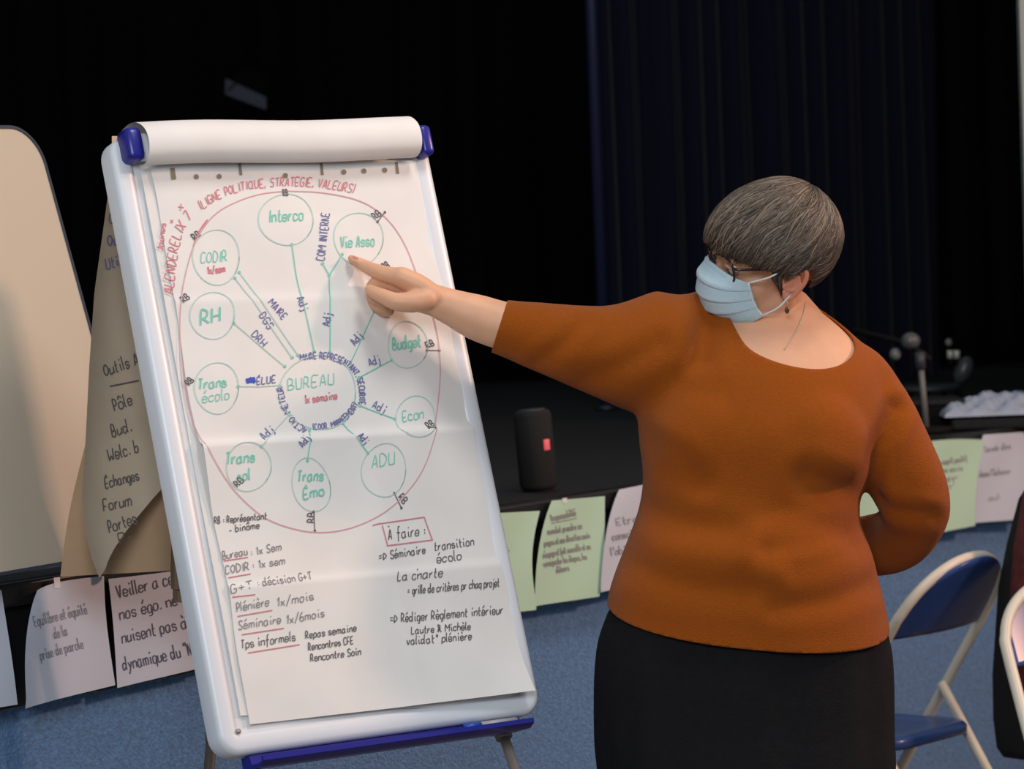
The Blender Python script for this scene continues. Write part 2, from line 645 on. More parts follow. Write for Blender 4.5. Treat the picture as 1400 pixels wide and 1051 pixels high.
pr = P(680, 980, 6.10); pr2 = P(703.5, 1051, 6.05)
d = pr2 - pr
leg(pr, V((pr.x, pr.y, 0)) + (V((d.x, d.y, 0)) / abs(d.z)) * pr.z, split=.035)
pl_ = P(351, 1012, 5.80); pl2 = P(348, 1051, 5.77)
d = pl2 - pl_
leg(pl_, V((pl_.x, pl_.y, 0)) + (V((d.x, d.y, 0)) / abs(d.z)) * pl_.z, split=.25)
pt = B(-.02, BH - .06, -.05); pm = P(289, 1012, 6.27)
d = pm - pt
ft = pt + d * (pt.z / -d.z)
leg(pt, ft, split=(pt.z - pm.z) / pt.z, lower=m_darkgrey, collar=False, r=.0125)

# ------------------------------------------------------------------ the pad on it
PAD = empty('flipchart_pad', B(0, BH * .5, .01), 'large paper pad clamped on the flipchart, its top sheet covered in coloured handwriting and circles', 'paper pad')


def seg_d(p, a, b):
    """signed distance (below positive) to a pixel line and whether along it"""
    a = np.array(a, float); b = np.array(b, float); d = b - a; L = np.linalg.norm(d); d /= L
    return float((p[1] - a[1]) * d[0] - (p[0] - a[0]) * d[1])


FOLDS = [((250, 613), (640, 586), .011, 4, 45), ((235, 414), (575, 405), .0035, 5, 40), ((300, 806), (690, 770), .005, 4, 50)]


def sheet_w(px, py):
    w = .0075
    for a, b, h, up, dn in FOLDS:
        s = seg_d((px, py), a, b)
        w += h * (math.exp(-max(0, s) / dn) if s > 0 else math.exp(s / up))
    w += .0012 * math.sin(px * .045 + py * .013) + .0010 * math.sin(py * .05 - px * .02)
    # crumple ridges
    w += .002 * math.exp(-abs((px - 500) - (py - 600) * .2) / 16) * (1 if py > 300 else 0)
    w += .0016 * math.exp(-abs((px - 345) - (py - 250) * .12) / 10) * math.exp(-abs(py - 280) / 60)
    # the lower right corner stands off
    t = max(0, (px - 420) / 300) * max(0, (py - 800) / 150)
    w += .030 * t * t
    return w


def MB(px, py, off=0.):
    u, v = buv(px, py)
    return B(u, v, sheet_w(px, py) + off)


def MI(px, py):
    return MB(px, py, .0012)


bm = BM()
q = quad((189, 226), (560, 225), (700, 962), (327, 979))
add_grid(bm, lambda s, t: B(*buv(*q(s, t)), .004 + .002 * math.sin(t * 9)), 30, 60)
under = obj('under_sheet', bm, m_paper, PAD, recalc=False)
bm = BM()
wob = lambda t: 2.0 * math.sin(t * 11) + 1.2 * math.sin(t * 27)
q2 = quad((200, 222), (569, 221), (716, 949), (340, 991))
add_grid(bm, lambda s, t: MB(q2(s, t)[0] + wob(t) * (1 - s) + wob(t + .4) * s, q2(s, t)[1]), 90, 170)
top = obj('top_sheet', bm, m_paper, PAD, recalc=False)
# rolled-over sheets hiding the clamp
bm = BM()
ua, ub = buv(178, 200)[0], buv(553, 200)[0]
vt = vL - .008
roll = [(-.028, .018), (-.030, .038), (-.018, .056), (.004, .063), (.026, .058), (.044, .040), (.052, .016), (.050, -.014), (.040, -.040)]
rp = spline(roll, 5)
NU = 24
add_grid(bm, lambda s, t: B(ua + (ub - ua) * s + .004 * math.sin(t * 4) * (1 - s), vt + rp[round(t * (len(rp) - 1))][0] * 1.0 + .002 * math.sin(s * 7),
                            rp[round(t * (len(rp) - 1))][1] + .002 * math.sin(s * 9)), NU, len(rp) - 1)
obj('rolled_sheets', bm, m_paper, PAD, recalc=False)

# flipped sheets hanging behind the board
LE = [(225, 153), (300, 143), (400, 129), (500, 122), (600, 117), (680, 112), (730, 117), (765, 126), (790, 136)]


def flip_depth(px, py):
    x0 = interp(py, LE)
    k = max(0, (px - x0) / 100)
    return 6.02 + .07 * min(k, 2.5) + .05 * (1 - math.exp(-k * 4)) - .05 * max(0, (py - 600) / 190)


def flip_M(px, py, off=0.):
    return P(px, py, flip_depth(px, py) - off)


def flip_fn(s, t):
    xb = 136 + 150 * s
    yb = interp(xb, [(136, 790), (148, 778), (165, 752), (200, 705), (245, 645), (300, 590)])
    py = 186 + (yb - 186) * t
    xl = interp(py, LE) if s < 1 else 0
    xl = interp(py, LE)
    xr = 290 if py > 400 else 215 + (py - 186) * .35
    px = xl + (max(xr, xl + 20) - xl) * s * (1 - .0 * t)
    px = min(px, xl + (xb - xl) * 1.0) if py > 640 and px > xb else px
    return flip_M(px, py)


bm = BM(); add_grid(bm, flip_fn, 40, 70)
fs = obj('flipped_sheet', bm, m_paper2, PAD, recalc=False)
bm = BM()
q3 = quad((150, 420), (330, 400), (330, 775), (84, 788))


def tan_fn(s, t):
    x, y = q3(s, t)
    return P(x + 5 * math.sin(t * 6) * (1 - s), y, 6.16 + .05 * s - .05 * t * (1 - s) + .006 * math.sin(s * 14 + t * 3))


add_grid(bm, tan_fn, 30, 40)
obj('hanging_sheet', bm, m_paper_warm, PAD, recalc=False)
bm = BM()
for xa, xb_, yb in ((238, 262, 826), (243, 275, 822), (236, 250, 808)):
    q4 = quad((xa - 6, 690), (xb_ + 24, 690), (xb_ + 20, yb), (xa + random.uniform(-2, 2), yb - 3))
    z0 = 6.12 + random.uniform(-.02, .02)
    add_grid(bm, lambda s, t: P(q4(s, t)[0] + 2 * math.sin(t * 5 + s * 4), q4(s, t)[1], z0 + .012 * math.sin(s * 9)), 8, 14)
obj('torn_strip', bm, mat('paper_brown', (132, 112, 90), .9), PAD, recalc=False)

# --- writing
ink = BM()
TE, RE, NA, BK, BL, HO, TF, BF, RF = range(9)


def T(txt, path, h, mi, w=1.3, **k):
    for pl in text_strokes(txt, path, h, **k):
        add_ink(ink, pl, w, MI, mi)


def Ln(pts, mi, w=1.3, sm=True):
    add_ink(ink, spline(pts, 6) if sm and len(pts) > 2 else pts, w, MI, mi)


Ln([(388, 263), (440, 265), (490, 277), (527, 302), (552, 338), (572, 392), (590, 440), (597, 482), (597, 530), (590, 590), (575, 640), (552, 675), (520, 703),
    (480, 722), (440, 729), (400, 725), (360, 710), (325, 681), (300, 651), (275, 610), (255, 560), (246, 500), (243, 440), (246, 400), (255, 360), (268, 326),
    (290, 296), (320, 278), (355, 267), (390, 263)], RF, 1.4)
Ln([(262, 338), (270, 318), (281, 302)], RE, 2)
for e in ((388, 302, 38, 35), (487, 328, 34, 36), (293, 353, 32, 38), (287, 433, 30, 32), (293, 532, 30, 35), (554, 473, 27, 32), (565, 572, 27, 29), (520, 645, 30, 36),
          (335, 640, 31, 33)):
    add_ink(ink, ell(*e), 1.3, MI, TF)
add_ink(ink, ell(421, 665, 26, 37, rot=-.28), 1.3, MI, TF)
add_ink(ink, ell(432, 538, 52, 51), 1.4, MI, TF)
for ln in (((396, 336), (403, 380), (426, 482)), ((464, 350), (447, 378), (447, 483)), ((438, 362), (447, 378)), ((324, 374), (405, 487)), ((318, 382), (397, 490)),
           ((316, 444), (387, 502)), ((322, 530), (352, 530), (380, 528)), ((532, 494), (487, 518)), ((508, 428), (475, 498)), ((537, 574), (489, 556)), ((497, 622), (465, 580)),
           ((415, 632), (419, 590)), ((352, 613), (392, 568)), ((508, 428), (530, 430))):
    Ln(ln, TF if abs(ln[0][0] - 340) < 40 else TE, 1.4, False)
    for p in (ln[0], ln[-1]):
        add_disc(ink, *p, 2.2, MI, TE)
T('Interco', ((364, 306), (414, 302)), 9, TE, 1.8); T('Vie Asso', ((462, 341), (510, 338)), 9, TE, 1.8); T('CODIR', ((272, 361), (310, 358)), 8, TE)
T('RH', ((272, 446), (302, 440)), 11, TE, 2.6); T('Trans', ((268, 534), (308, 530)), 8, TE, 2); T('écolo', ((274, 552), (312, 547)), 8, TE)
T('BUREAU', ((391, 535), (456, 526)), 8.5, TE); T('Budget', ((534, 480), (574, 475)), 9, TE, 2); T('Econ', ((548, 578), (578, 572)), 8, TE)
T('ADU', ((503, 642), (537, 636)), 9, TE); T('Trans', ((402, 660), (440, 658)), 8, TE, 2.2); T('Émo', ((411, 684), (442, 678)), 8, TE, 2.2)
T('Trans', ((303, 637), (346, 633)), 8.5, TE, 2.2); T('sol', ((320, 660), (340, 657)), 8, TE, 2)
T('1x semaine', ((413, 553), (459, 547)), 6, RE, 1.6); T('1x/sem', ((281, 376), (306, 373)), 5.5, RE, 1.8)
T('(LIGNE POLITIQUE, STRATEGIE, VALEURS)', ((272, 289), (296, 274), (335, 261), (390, 256), (440, 258), (482, 266)), 6.5, RE, 1.4)
T('ALENDERELIX 7', ((233, 404), (238, 360), (246, 322), (262, 296)), 7.5, RE, 1.5); T('Jaunes', ((219, 345), (224, 306)), 5, RE)
T('+', ((232, 310), (238, 303)), 5, RE); T('x', ((243, 290), (250, 284)), 6, RE)
T('MAIRE REPRESENTANT. SECURITE', ((408, 494), (440, 492), (470, 503), (486, 525), (488, 556)), 4.6, NA, 1.5, slant=0)
T('(COOR. MANAGEMENT)', ((424, 590), (455, 585), (478, 568), (487, 554)), 4.6, NA, 1.4, slant=0)
T('ACTIO. METEUR', ((416, 588), (400, 575), (388, 552), (383, 528)), 4.6, NA, 1.4, slant=0)
T('ÉLUE', ((348, 527), (376, 524)), 5.5, NA, 1.5)
add_ink(ink, [(333, 523), (346, 520)], 7, MI, BL); add_ink(ink, [(338, 518), (345, 525)], 4, MI, BL)
for txt, a, b, h in (('MAIRE', (362, 417), (384, 441), 5.5), ('DGS', (350, 434), (365, 455), 5.5), ('DRH', (340, 460), (358, 478), 5.5), ('Adj', (402, 410), (410, 429), 5.5),
                     ('Adj', (446, 448), (449, 430), 5.5), ('Adj', (481, 475), (493, 461), 6), ('Adj', (502, 502), (518, 497), 6), ('Adj', (506, 558), (523, 567), 6),
                     ('Adj', (358, 603), (374, 590), 6), ('Adj', (408, 615), (418, 602), 5.5), ('Adj', (482, 600), (492, 612), 5),
                     ('COM INTERNE', (440, 358), (448, 291), 6)):
    T(txt, (a, b), h, NA, 1.4, slant=0)
for a, b in (((384, 270), (392, 269)), ((264, 330), (274, 322)), ((248, 416), (258, 408)), ((256, 529), (263, 521)), ((321, 668), (331, 658)), ((425, 716), (426, 700)),
             ((540, 682), (549, 692)), ((581, 478), (592, 473)), ((582, 588), (592, 582)), ((510, 302), (520, 294)), ((522, 371), (531, 366))):
    T('RB', (a, b), 5, BK, 1.5, slant=0)
for a, b in (((425, 701), (427, 727)), ((535, 676), (545, 696)), ((580, 481), (597, 481)), ((581, 587), (590, 587)), ((513, 305), (523, 292))):
    Ln((a, b), BK, 1.2)
    add_disc(ink, *a, 1.8, MI, BK); add_disc(ink, *b, 1.8, MI, BK)
for txt, a, b, h in (
        ('RB : Représentant', (290, 717), (362, 711), 5), ('- binôme', (311, 729), (353, 723), 5), ('Bureau', (302, 766), (337, 759), 6), (': 1x Sem', (340, 761), (383, 753), 6),
        ('CODIR', (305, 786), (339, 780), 6), (': 1x sem', (342, 779), (388, 772), 6), ('G+T', (311, 813), (343, 806), 6.5), (': décision G+T', (347, 804), (424, 793), 6),
        ('Plénière', (320, 838), (365, 829), 6.5), ('1x/mois', (374, 831), (427, 821), 6.5), ('Séminaire', (323, 862), (382, 853), 6.5), ('1x/6mois', (388, 854), (442, 844), 6.5),
        ('Tps informels', (326, 888), (403, 876), 6.5), ('Repas semaine', (415, 874), (484, 864), 5.5), ('Rencontres CFE', (419, 890), (480, 881), 5.5),
        ('Rencontre Soin', (422, 905), (491, 896), 5.5), ('À faire :', (526, 740), (580, 732), 8), ('=> Séminaire', (514, 768), (580, 757), 6), ('transition', (591, 754), (646, 746), 6.5),
        ('écolo', (594, 771), (629, 766), 7), ('La charte', (538, 796), (602, 790), 7), ('= grille de critères pr chaq projet', (553, 814), (679, 803), 6),
        ('=> Rédiger Règlement intérieur', (529, 853), (685, 840), 6.5), ('Lautre & Michèle', (558, 868), (640, 862), 5.5), ('validat\u00b0 plénière', (551, 883), (641, 876), 6)):
    T(txt, (a, b), h, BF if a[0] < 400 and a[1] > 750 and 'nfor' not in txt else BK, 1.3)
for a, b in (((303, 768), (336, 763)), ((309, 791), (339, 786)), ((313, 818), (344, 815)), ((321, 844), (368, 836)), ((327, 869), (385, 860)), ((335, 894), (407, 882)),
             ((514, 718), (577, 708)), ((524, 748), (589, 739)), ((518, 720), (525, 747)), ((577, 708), (588, 739)), ((505, 720), (516, 717))):
    Ln((a, lerp(lerp(a, b, .5), (0, 0), 0), b), RE, 1.5, False)
for x, y in ((265, 244), (297, 243), (387, 242), (467, 237), (494, 236), (522, 235)):
    add_disc(ink, x, y, 3.6, MI, HO)
for x, y in ((232, 239), (325, 232), (436, 232), (538, 231)):
    add_ink(ink, [(x, y - 7), (x + 2, y + 9)], 6.5 if x < 300 else 4, MI, HO)
obj('handwriting', ink, INK, top, smooth=False, recalc=False)
ink = BM()
_MI = MI
MI = lambda x, y: flip_M(x, y, .0018)
for txt, a, b, h, mi in (('G', (150, 305), (162, 303), 8, NA), ('Outi', (148, 336), (176, 331), 8, NA), ('Utilis', (146, 368), (180, 358), 8, NA), ('Outils A', (144, 514), (192, 497), 9, BK),
                         ('Pôle', (157, 562), (184, 551), 9, BK), ('Bud.', (154, 597), (182, 588), 9, BK), ('Welc. b', (149, 630), (192, 617), 9, BK),
                         ('Échanges', (145, 667), (192, 655), 8, BK), ('Forum', (142, 699), (182, 690), 9, BK), ('Portes', (150, 728), (190, 714), 9, BK), ('P-', (164, 744), (186, 734), 8, BK)):
    T(txt, (a, b), h, mi, 1.8)
Ln(((150, 528), (190, 520)), BK, 2)
obj('handwriting', ink, INK, fs, smooth=False, recalc=False)
MI = _MI

# marker lying in the tray
mu, mv = buv(668, 991)
a, b = B(mu - .06, -.0085, .014), B(mu + .05, -.0085, .014)
r = empty('marker_pen', a, 'grey marker pen with blue cap lying in the blue tray of the flipchart', 'marker')
bm = BM(); add_tube(bm, [lerp3 for lerp3 in (a + (b - a) * .3, b)], .0075, 14)
obj('barrel', bm, mat('marker_grey', (170, 172, 176), .4), r)
bm = BM(); add_tube(bm, [a, a + (b - a) * .3], .0082, 14)
obj('cap', bm, mat('marker_blue', (40, 80, 190), .4), r)

# ------------------------------------------------------------------ second board on the stage
wr, wl = hit(207, 751, V((0, 0, ZS + .035)), Z), hit(0, 787, V((0, 0, ZS + .035)), Z)
we = (wr - wl).normalized(); wb = V((-we.y, we.x, 0))
wL = math.radians(16.0)
wu = Z * math.cos(wL) + wb * math.sin(wL); wn = we.cross(wu)
if wn.y > 0: wn = -wn
tt = hit(88, 172, wr, wn) - wr
WH = tt.dot(wu)
WW = .80
wc = wr - we * WW / 2 + wu * WH / 2
WBD = empty('display_board', V((wc.x, wc.y, ZS)), 'cream display board with dark rim leaning at the stage edge, left of the flipchart', 'board')
bm = BM(); o1 = rrect(WW - .012, WH - .012, .075, 10)
add_rings(bm, [[wc + we * x + wu * y + wn * w for x, y in o1] for w in (-.012, .0)])
flat_by_angle(obj('panel', bm, mat('cream_board', (196, 184, 166), .45), WBD))
bm = BM()
rings = [[wc + we * x + wu * y + wn * w for x, y in rrect(WW - 2 * i, WH - 2 * i, .08 - i, 10)] for i, w in ((0, -.016), (0, .002), (.006, .003), (.006, -.016), (0, -.016))]
add_rings(bm, rings, caps=False)
bmesh.ops.remove_doubles(bm, verts=bm.verts, dist=1e-6)
flat_by_angle(obj('rim', bm, mat('board_rim', (58, 66, 82), .4), WBD))
for s in (-.3, .3):
    bm = BM(); p0 = wc + we * s + wu * (WH * .3) - wn * .02
    add_tube(bm, [p0, V((p0.x, p0.y, ZS + .004)) + wb * .22], .011, 12)
    obj('rear_leg', bm, m_darkgrey, WBD)
    bm = BM(); p1 = wc + we * s - wu * (WH / 2 - .01) - wn * .008
    add_tube(bm, [p1, V((p1.x, p1.y, ZS + .003))], .012, 12)
    obj('foot', bm, m_darkgrey, WBD)


# ------------------------------------------------------------------ sheets taped along the stage
def stage_M(px, py, off=.012):
    p = hit(px, py, A_S + N_S * .02, N_S)
    return p + N_S * off


SG = 'sheets taped along the stage edge'


def sheet(corners, M, label, curl=(0, 0, 0), lines=(), kind=None, name='taped_sheet', tape=None, cut=None, mi=0):
    """corners in the photo TL,TR,BR,BL on the stage front; curl = stand-off (m) of left edge, right edge, bottom"""
    q = quad(*corners)

    def off(s, t):
        return .010 + curl[0] * (1 - s) ** 2 * (.3 + .7 * t) + curl[1] * s ** 2 * (.3 + .7 * t) + curl[2] * t * t + .002 * math.sin(s * 5 + t * 4)

    def inv(px, py):
        s = t = .5
        for _ in range(12):
            x, y = q(s, t)
            e = 1e-3
            xs, ys = q(s + e, t); xt, yt = q(s, t + e)
            a, b, c, d = (xs - x) / e, (xt - x) / e, (ys - y) / e, (yt - y) / e
            det = a * d - b * c
            s += ((px - x) * d - (py - y) * b) / det; t += ((py - y) * a - (px - x) * c) / det
        return s, t

    def SM(px, py, o=0.):
        s, t = inv(px, py)
        s, t = min(max(s, 0), 1), min(max(t, 0), 1)
        return stage_M(px, py, off(s, t) + o)
    bm = BM()

    def fn(s, t):
        x, y = q(s, t)
        if cut:   # pulled-in edge: shifts of the left and right edge along the height
            x += cut[0](t) * (1 - s) + cut[1](t) * s
            if len(cut) > 2: y += cut[2](s) * (1 - t)
        return stage_M(x, y, off(s, t))
    add_grid(bm, fn, 18, 24)
    o = obj(name, bm, M, recalc=False, origin=stage_M(*q(.5, 0)))
    tag(o, label, 'paper sheet', SG)
    if lines:
        b = BM()
        for txt, a, e, h, w, ser in lines:
            if txt == '_':
                add_ink(b, [a, e], w, lambda x, y: SM(x, y, .0007), 0)
                continue
            for pl in text_strokes(txt, (a, e), h, serif=ser, slant=0 if ser else .1, jit=.05):
                add_ink(b, pl, w, lambda x, y: SM(x, y, .0007), 0)
        obj('print' if lines[0][5] else 'handwriting', b, [(mat('ink_grey', (138, 134, 140), .8) if lines[0][1][0] < 200 else mat('ink_soft', (150, 152, 152), .8)) if lines[0][5] else mat('ink_pen', (90, 86, 102), .8)], o, smooth=False, recalc=False)
    if tape:
        b = BM(); tq = quad(*tape)
        add_grid(b, lambda s, t: SM(*tq(s, t), .0012), 4, 4)
        obj('tape', b, mat('clear_tape', (236, 236, 238), .15), o, recalc=False)
    return o


Z0 = lambda t: 0.
sheet(((-95, 822), (-4, 806), (13, 962), (-90, 980)), m_white, 'white sheet cut off by the left border of the photo', (0, .01, 0))
sheet(((36, 797), (138, 787), (152, 936), (14, 967)), m_white, 'white sheet printed Equilibre et équité de la prise de parole', (.03, .0, .0),
      (('Equilibre et équité', (33, 855), (116, 838), 7.6, 1.3, True), ('de la', (65, 872), (87, 867), 7.6, 1.3, True), ('prise de parole', (42, 901), (110, 885), 7.6, 1.3, True)),
      tape=((64, 789), (73, 788), (74, 803), (65, 804)),
      cut=(lambda t: -7 * math.sin(PI * min(1, t * 1.1)) + 5 * (1 - t) ** 8, lambda t: -4 * math.sin(PI * t), lambda s: 9 * (1 - s) ** 5))
sheet(((143, 791), (262, 777), (290, 907), (156, 940)), m_white, 'white sheet handwritten Veiller a ce nos égo, beside the left rail of the flipchart', (0, .0, .0),
      (('Veiller a ce', (155, 817), (235, 797), 9.5, 1.7, False), ('nos égo. ne', (158, 847), (241, 826), 9.5, 1.7, False), ('nuisent pas à la', (162, 879), (270, 853), 9.5, 1.7, False),
       ('dynamique du "Nos"', (164, 916), (276, 890), 9.5, 1.7, False)))
sheet(((640, 703), (732, 698), (720, 833), (632, 844)), m_green, 'pale green sheet half hidden behind the right edge of the flipchart', (0, .015, 0),
      (('et sens projet', (648, 764), (698, 757), 6, 1.3, True),), cut=(Z0, lambda t: -9 * math.sin(PI * min(1, t * 1.05))))
sheet(((743, 684), (823, 678), (814, 815), (722, 828)), m_green, 'pale green sheet with an underlined heading below the black speaker', (.01, .0, 0),
      (('Responsabilité', (746, 712), (783, 704), 5, 1.4, True), ('_', (746, 715), (783, 708), 1, 1.2, True), ('mandat prendre un', (741, 730), (792, 722), 4.6, 1.3, True),
       ('propos et une direction mais', (736, 746), (803, 735), 4.6, 1.3, True), ("s'engage et fait ensemble et on", (734, 762), (803, 750), 4.6, 1.3, True),
       ('va respecter les étapes, les', (735, 774), (798, 764), 4.6, 1.3, True), ('détours', (755, 783), (774, 779), 4.6, 1.3, True)),
      tape=((761, 681), (768, 680), (768, 687), (762, 688)), cut=(lambda t: -6 * math.sin(PI * t) + 5 * (1 - t) ** 6, lambda t: 2 * math.sin(PI * t)))
sheet(((834, 669), (920, 653), (905, 792), (812, 809)), m_white, 'white sheet partly covered by the left side of the orange sweater', (.01, 0, 0),
      (('Etre', (835, 718), (870, 712), 5.4, 1.4, True), ('conscient de', (829, 738), (892, 728), 5.4, 1.4, True), ("l'objectif", (828, 759), (880, 750), 5.4, 1.4, True)),
      cut=(lambda t: -5 * math.sin(PI * t) + 6 * (1 - t) ** 6, Z0))
sheet(((1148, 620), (1236, 608), (1226, 738), (1138, 752)), m_green, 'pale green sheet showing only through the small gap at the bent elbow', (0, .0, 0))
sheet(((1245, 606), (1341, 601), (1323, 718), (1232, 738)), m_green, 'pale green sheet right of the bent elbow of the woman', (0, .012, 0),
      (('avoir un esprit positif', (1262, 638), (1318, 630), 4.2, 1.3, True), ('avec une envie', (1262, 649), (1312, 643), 4.2, 1.3, True), ('de progresser', (1264, 661), (1318, 654), 4.2, 1.3, True),
       ('ensemble', (1266, 672), (1315, 665), 4.2, 1.3, True)), cut=(Z0, lambda t: -5 * math.sin(PI * t), lambda s: -3 * math.sin(PI * s)))
sheet(((1336, 594), (1401, 590), (1393, 709), (1323, 715)), m_white, 'white sheet with three short centred lines right of the green one by the elbow', (.0, .01, 0),
      (('Savoir dire', (1341, 618), (1378, 613), 4.4, 1.3, True), ('dans l\'échange', (1334, 652), (1379, 647), 4.4, 1.3, True), ('oui', (1348, 685), (1364, 682), 4.4, 1.3, True)),
      cut=(lambda t: -4 * math.sin(PI * t) + 4 * (1 - t) ** 6, lambda t: -3 * math.sin(PI * t)))
sheet(((1404, 588), (1470, 580), (1462, 690), (1394, 702)), m_white, 'white sheet at the right border of the photo next to the coat', (.0, .0, 0), cut=(lambda t: -3 * math.sin(PI * t), Z0))

# ------------------------------------------------------------------ on the stage
def deck(px, py):
    return hit(px, py, V((0, 0, ZS)), Z)


c0 = deck(737, 671)
r = empty('portable_speaker', c0, 'black cylindrical portable speaker standing upright on the stage edge', 'speaker')
ax = (Z + X * -.055).normalized()
bm = BM()
hs, rs = .185, .044
pr_ = [(0, .036), (.004, .041), (.012, rs), (hs - .012, rs), (hs - .004, .041), (hs, .036)]
a_, b_ = frame_of(ax)
add_rings(bm, [[c0 + Z * .004 + ax * h + (a_ * math.cos(t) + b_ * math.sin(t)) * rr for t in [2 * PI * k / 32 for k in range(32)]] for h, rr in pr_])
obj('body', bm, mat('speaker_mesh', (17, 18, 20), .75, bump=('weave', 500, .5)), r)
bm = BM(); add_tube(bm, [c0 + ax * (hs + .001), c0 + ax * (hs + .007)], [.034, .031], 28)
obj('end_cap', bm, mat('speaker_cap', (48, 50, 52), .45), r)
bm = BM(); sd = (V((.62, -.78, 0))).normalized(); sd = (sd - ax * sd.dot(ax)).normalized(); sx2 = ax.cross(sd)
add_box(bm, c0 + ax * .108 + sd * (rs + .0), sx2, ax, sd, .017, .026, .006); bevel_all(bm, .0025)
obj('badge', bm, mat('badge_red', (236, 98, 104), .4, emit=.25), r)
bm = BM(); add_tube(bm, [c0 + Z * .0005, c0 + Z * .006], .034, 24)
obj('foot', bm, mat('rubber', (25, 25, 26), .8), r)

# microphone stand
b0 = deck(1267, 592)
t0 = P(1258, 490, (b0 - CAM).dot(_f))
r = empty('microphone_stand', b0, 'grey microphone stand with tilted black boom, beside the shoulder of the woman', 'microphone stand')
bm = BM(); add_tube(bm, [b0 + Z * .01, t0], .0085, 14); obj('pole', bm, mat('stand_grey', (110, 110, 107), .5), r)
bm = BM(); add_tube(bm, [t0 - Z * .03, t0 + Z * .018], .015, 14); obj('clutch', bm, mat('stand_dark', (54, 58, 62), .5), r)
zz = (b0 - CAM).dot(_f)
bm = BM(); add_tube(bm, [P(1272, 492, zz), P(1243, 470, zz + .05), P(1168, 452, zz + .15)], .009, 12); obj('boom', bm, mat('stand_black', (16, 17, 18), .8, spec=.2), r)
bm = BM(); add_ellipsoid(bm, P(1245, 466, zz + .03), X, Y, Z, .027, .027, .024); obj('pivot', bm, mat('stand_knob', (84, 86, 86), .35), r)
bm = BM(); add_ellipsoid(bm, P(1224, 484, zz + .05), X, Y, Z, .016, .016, .017); obj('knob', bm, mat('stand_knob2', (112, 112, 110), .4), r)
bm = BM(); add_tube(bm, [b0 + Z * .001, b0 + Z * .018], .07, 28); obj('base', bm, mat('stand_black', (16, 17, 18), .8, spec=.2), r)

# stool, case, box and plastic sheeting
c1 = deck(1281, 588)
r = empty('equipment_case', c1, 'black equipment case with grey top edge on the stage behind the microphone stand', 'case')
zc = (c1 - CAM).dot(_f)
bm = BM(); add_box(bm, c1 + Y * .1 + Z * .038, X, Y, Z, .16, .2, .062); bevel_all(bm, .008); obj('body', bm, mat('case_black', (10, 11, 12), .85, spec=.15), r, smooth=False)
bm = BM(); add_box(bm, c1 + Y * .1 + Z * .0765, X, Y, Z, .165, .205, .015); bevel_all(bm, .004); obj('lid', bm, mat('case_lid', (34, 36, 40), .7, spec=.2), r, smooth=False)
for s in (-1, 1):
    bm = BM(); add_box(bm, c1 + Y * .1 + X * .06 * s + Z * .0045, X, Y, Z, .03, .18, .007); obj('foot', bm, mat('case_black', (10, 11, 12), .85, spec=.15), r, smooth=False)
c2 = deck(1268, 566)
r = empty('stool', c2, 'low round stool with grey seat on the stage behind the black case', 'stool')
bm = BM(); add_tube(bm, [c2 + Z * .07, c2 + Z * .08, c2 + Z * .088], [.10, .105, .095], 28); obj('seat', bm, mat('stool_grey', (40, 43, 48), .5), r)
for k in range(3):
    a = 2 * PI * k / 3 + .4
    bm = BM(); add_tube(bm, [c2 + Z * .072 + V((math.cos(a), math.sin(a), 0)) * .05, c2 + Z * .002 + V((math.cos(a), math.sin(a), 0)) * .09], .008, 10)
    obj('leg', bm, mat('stand_black', (16, 17, 18), .8, spec=.2), r)
# small drum-like fittings far right
c3 = deck(1312, 560)
z3 = (c3 - CAM).dot(_f)
r = empty('stage_lamp', c3, 'small black lamp with two bright fittings standing at the back of the stage', 'lamp')
bm = BM(); add_tube(bm, [c3 + Z * .002, c3 + Z * .014], .085, 24); obj('base', bm, mat('stand_black', (16, 17, 18), .8, spec=.2), r)
bm = BM(); add_tube(bm, [c3 + Z * .01, P(1306, 500, z3)], .012, 12); obj('stem', bm, mat('stand_black', (16, 17, 18), .8, spec=.2), r)
bm = BM(); add_ellipsoid(bm, P(1317, 506, z3), (X - Z * .5).normalized(), Y, (Z + X * .5).normalized(), .028, .03, .045); obj('housing', bm, mat('lamp_house', (62, 66, 68), .35), r)
for x, y in ((1299, 484), (1308, 484)):
    bm = BM(); add_tube(bm, [P(x, y + 6, z3 - .03), P(x, y - 5, z3 - .03)], .0095, 12); obj('fitting', bm, mat('lamp_metal', (190, 190, 184), .35, metal=.2), r)
bm = BM(); add_ellipsoid(bm, P(1297, 468, z3), X, Y, Z, .011, .011, .012); obj('finial', bm, mat('stand_knob2', (112, 112, 110), .4), r)
bm = BM(); add_tube(bm, [P(1299, 490, z3 - .03), P(1300, 503, z3), P(1308, 503, z3), P(1308, 490, z3 - .03)], .006, 8); obj('bracket', bm, mat('stand_black', (16, 17, 18), .8, spec=.2), r)

c4 = deck(1376, 588)
r_ = BM(); add_box(r_, c4 + Y * .12 + Z * .02, X, Y, Z, .30, .24, .034); bevel_all(r_, .01)
o = obj('storage_box', r_, mat('box_dark', (34, 37, 39), .8, spec=.2), smooth=False, origin=c4 + Y * .12 + Z * .002)
tag(o, 'low dark grey box on the stage under the crumpled plastic', 'box')
bm = BM()
base = c4 + Y * .12 + Z * .038


def crumple(s, t):
    x, y = (s - .5) * .34, (t - .5) * .26
    e = max(0, 1 - max(abs(s - .5), abs(t - .5)) * 2) ** .5
    n = math.sin(s * 17 + t * 9) * math.sin(t * 13 - s * 5) + .6 * math.sin(s * 31 - t * 21) + .4 * math.sin(s * 50 + t * 44)
    return base + V((x, y, .004 + .056 * e + .007 * n * min(1, e * 2)))


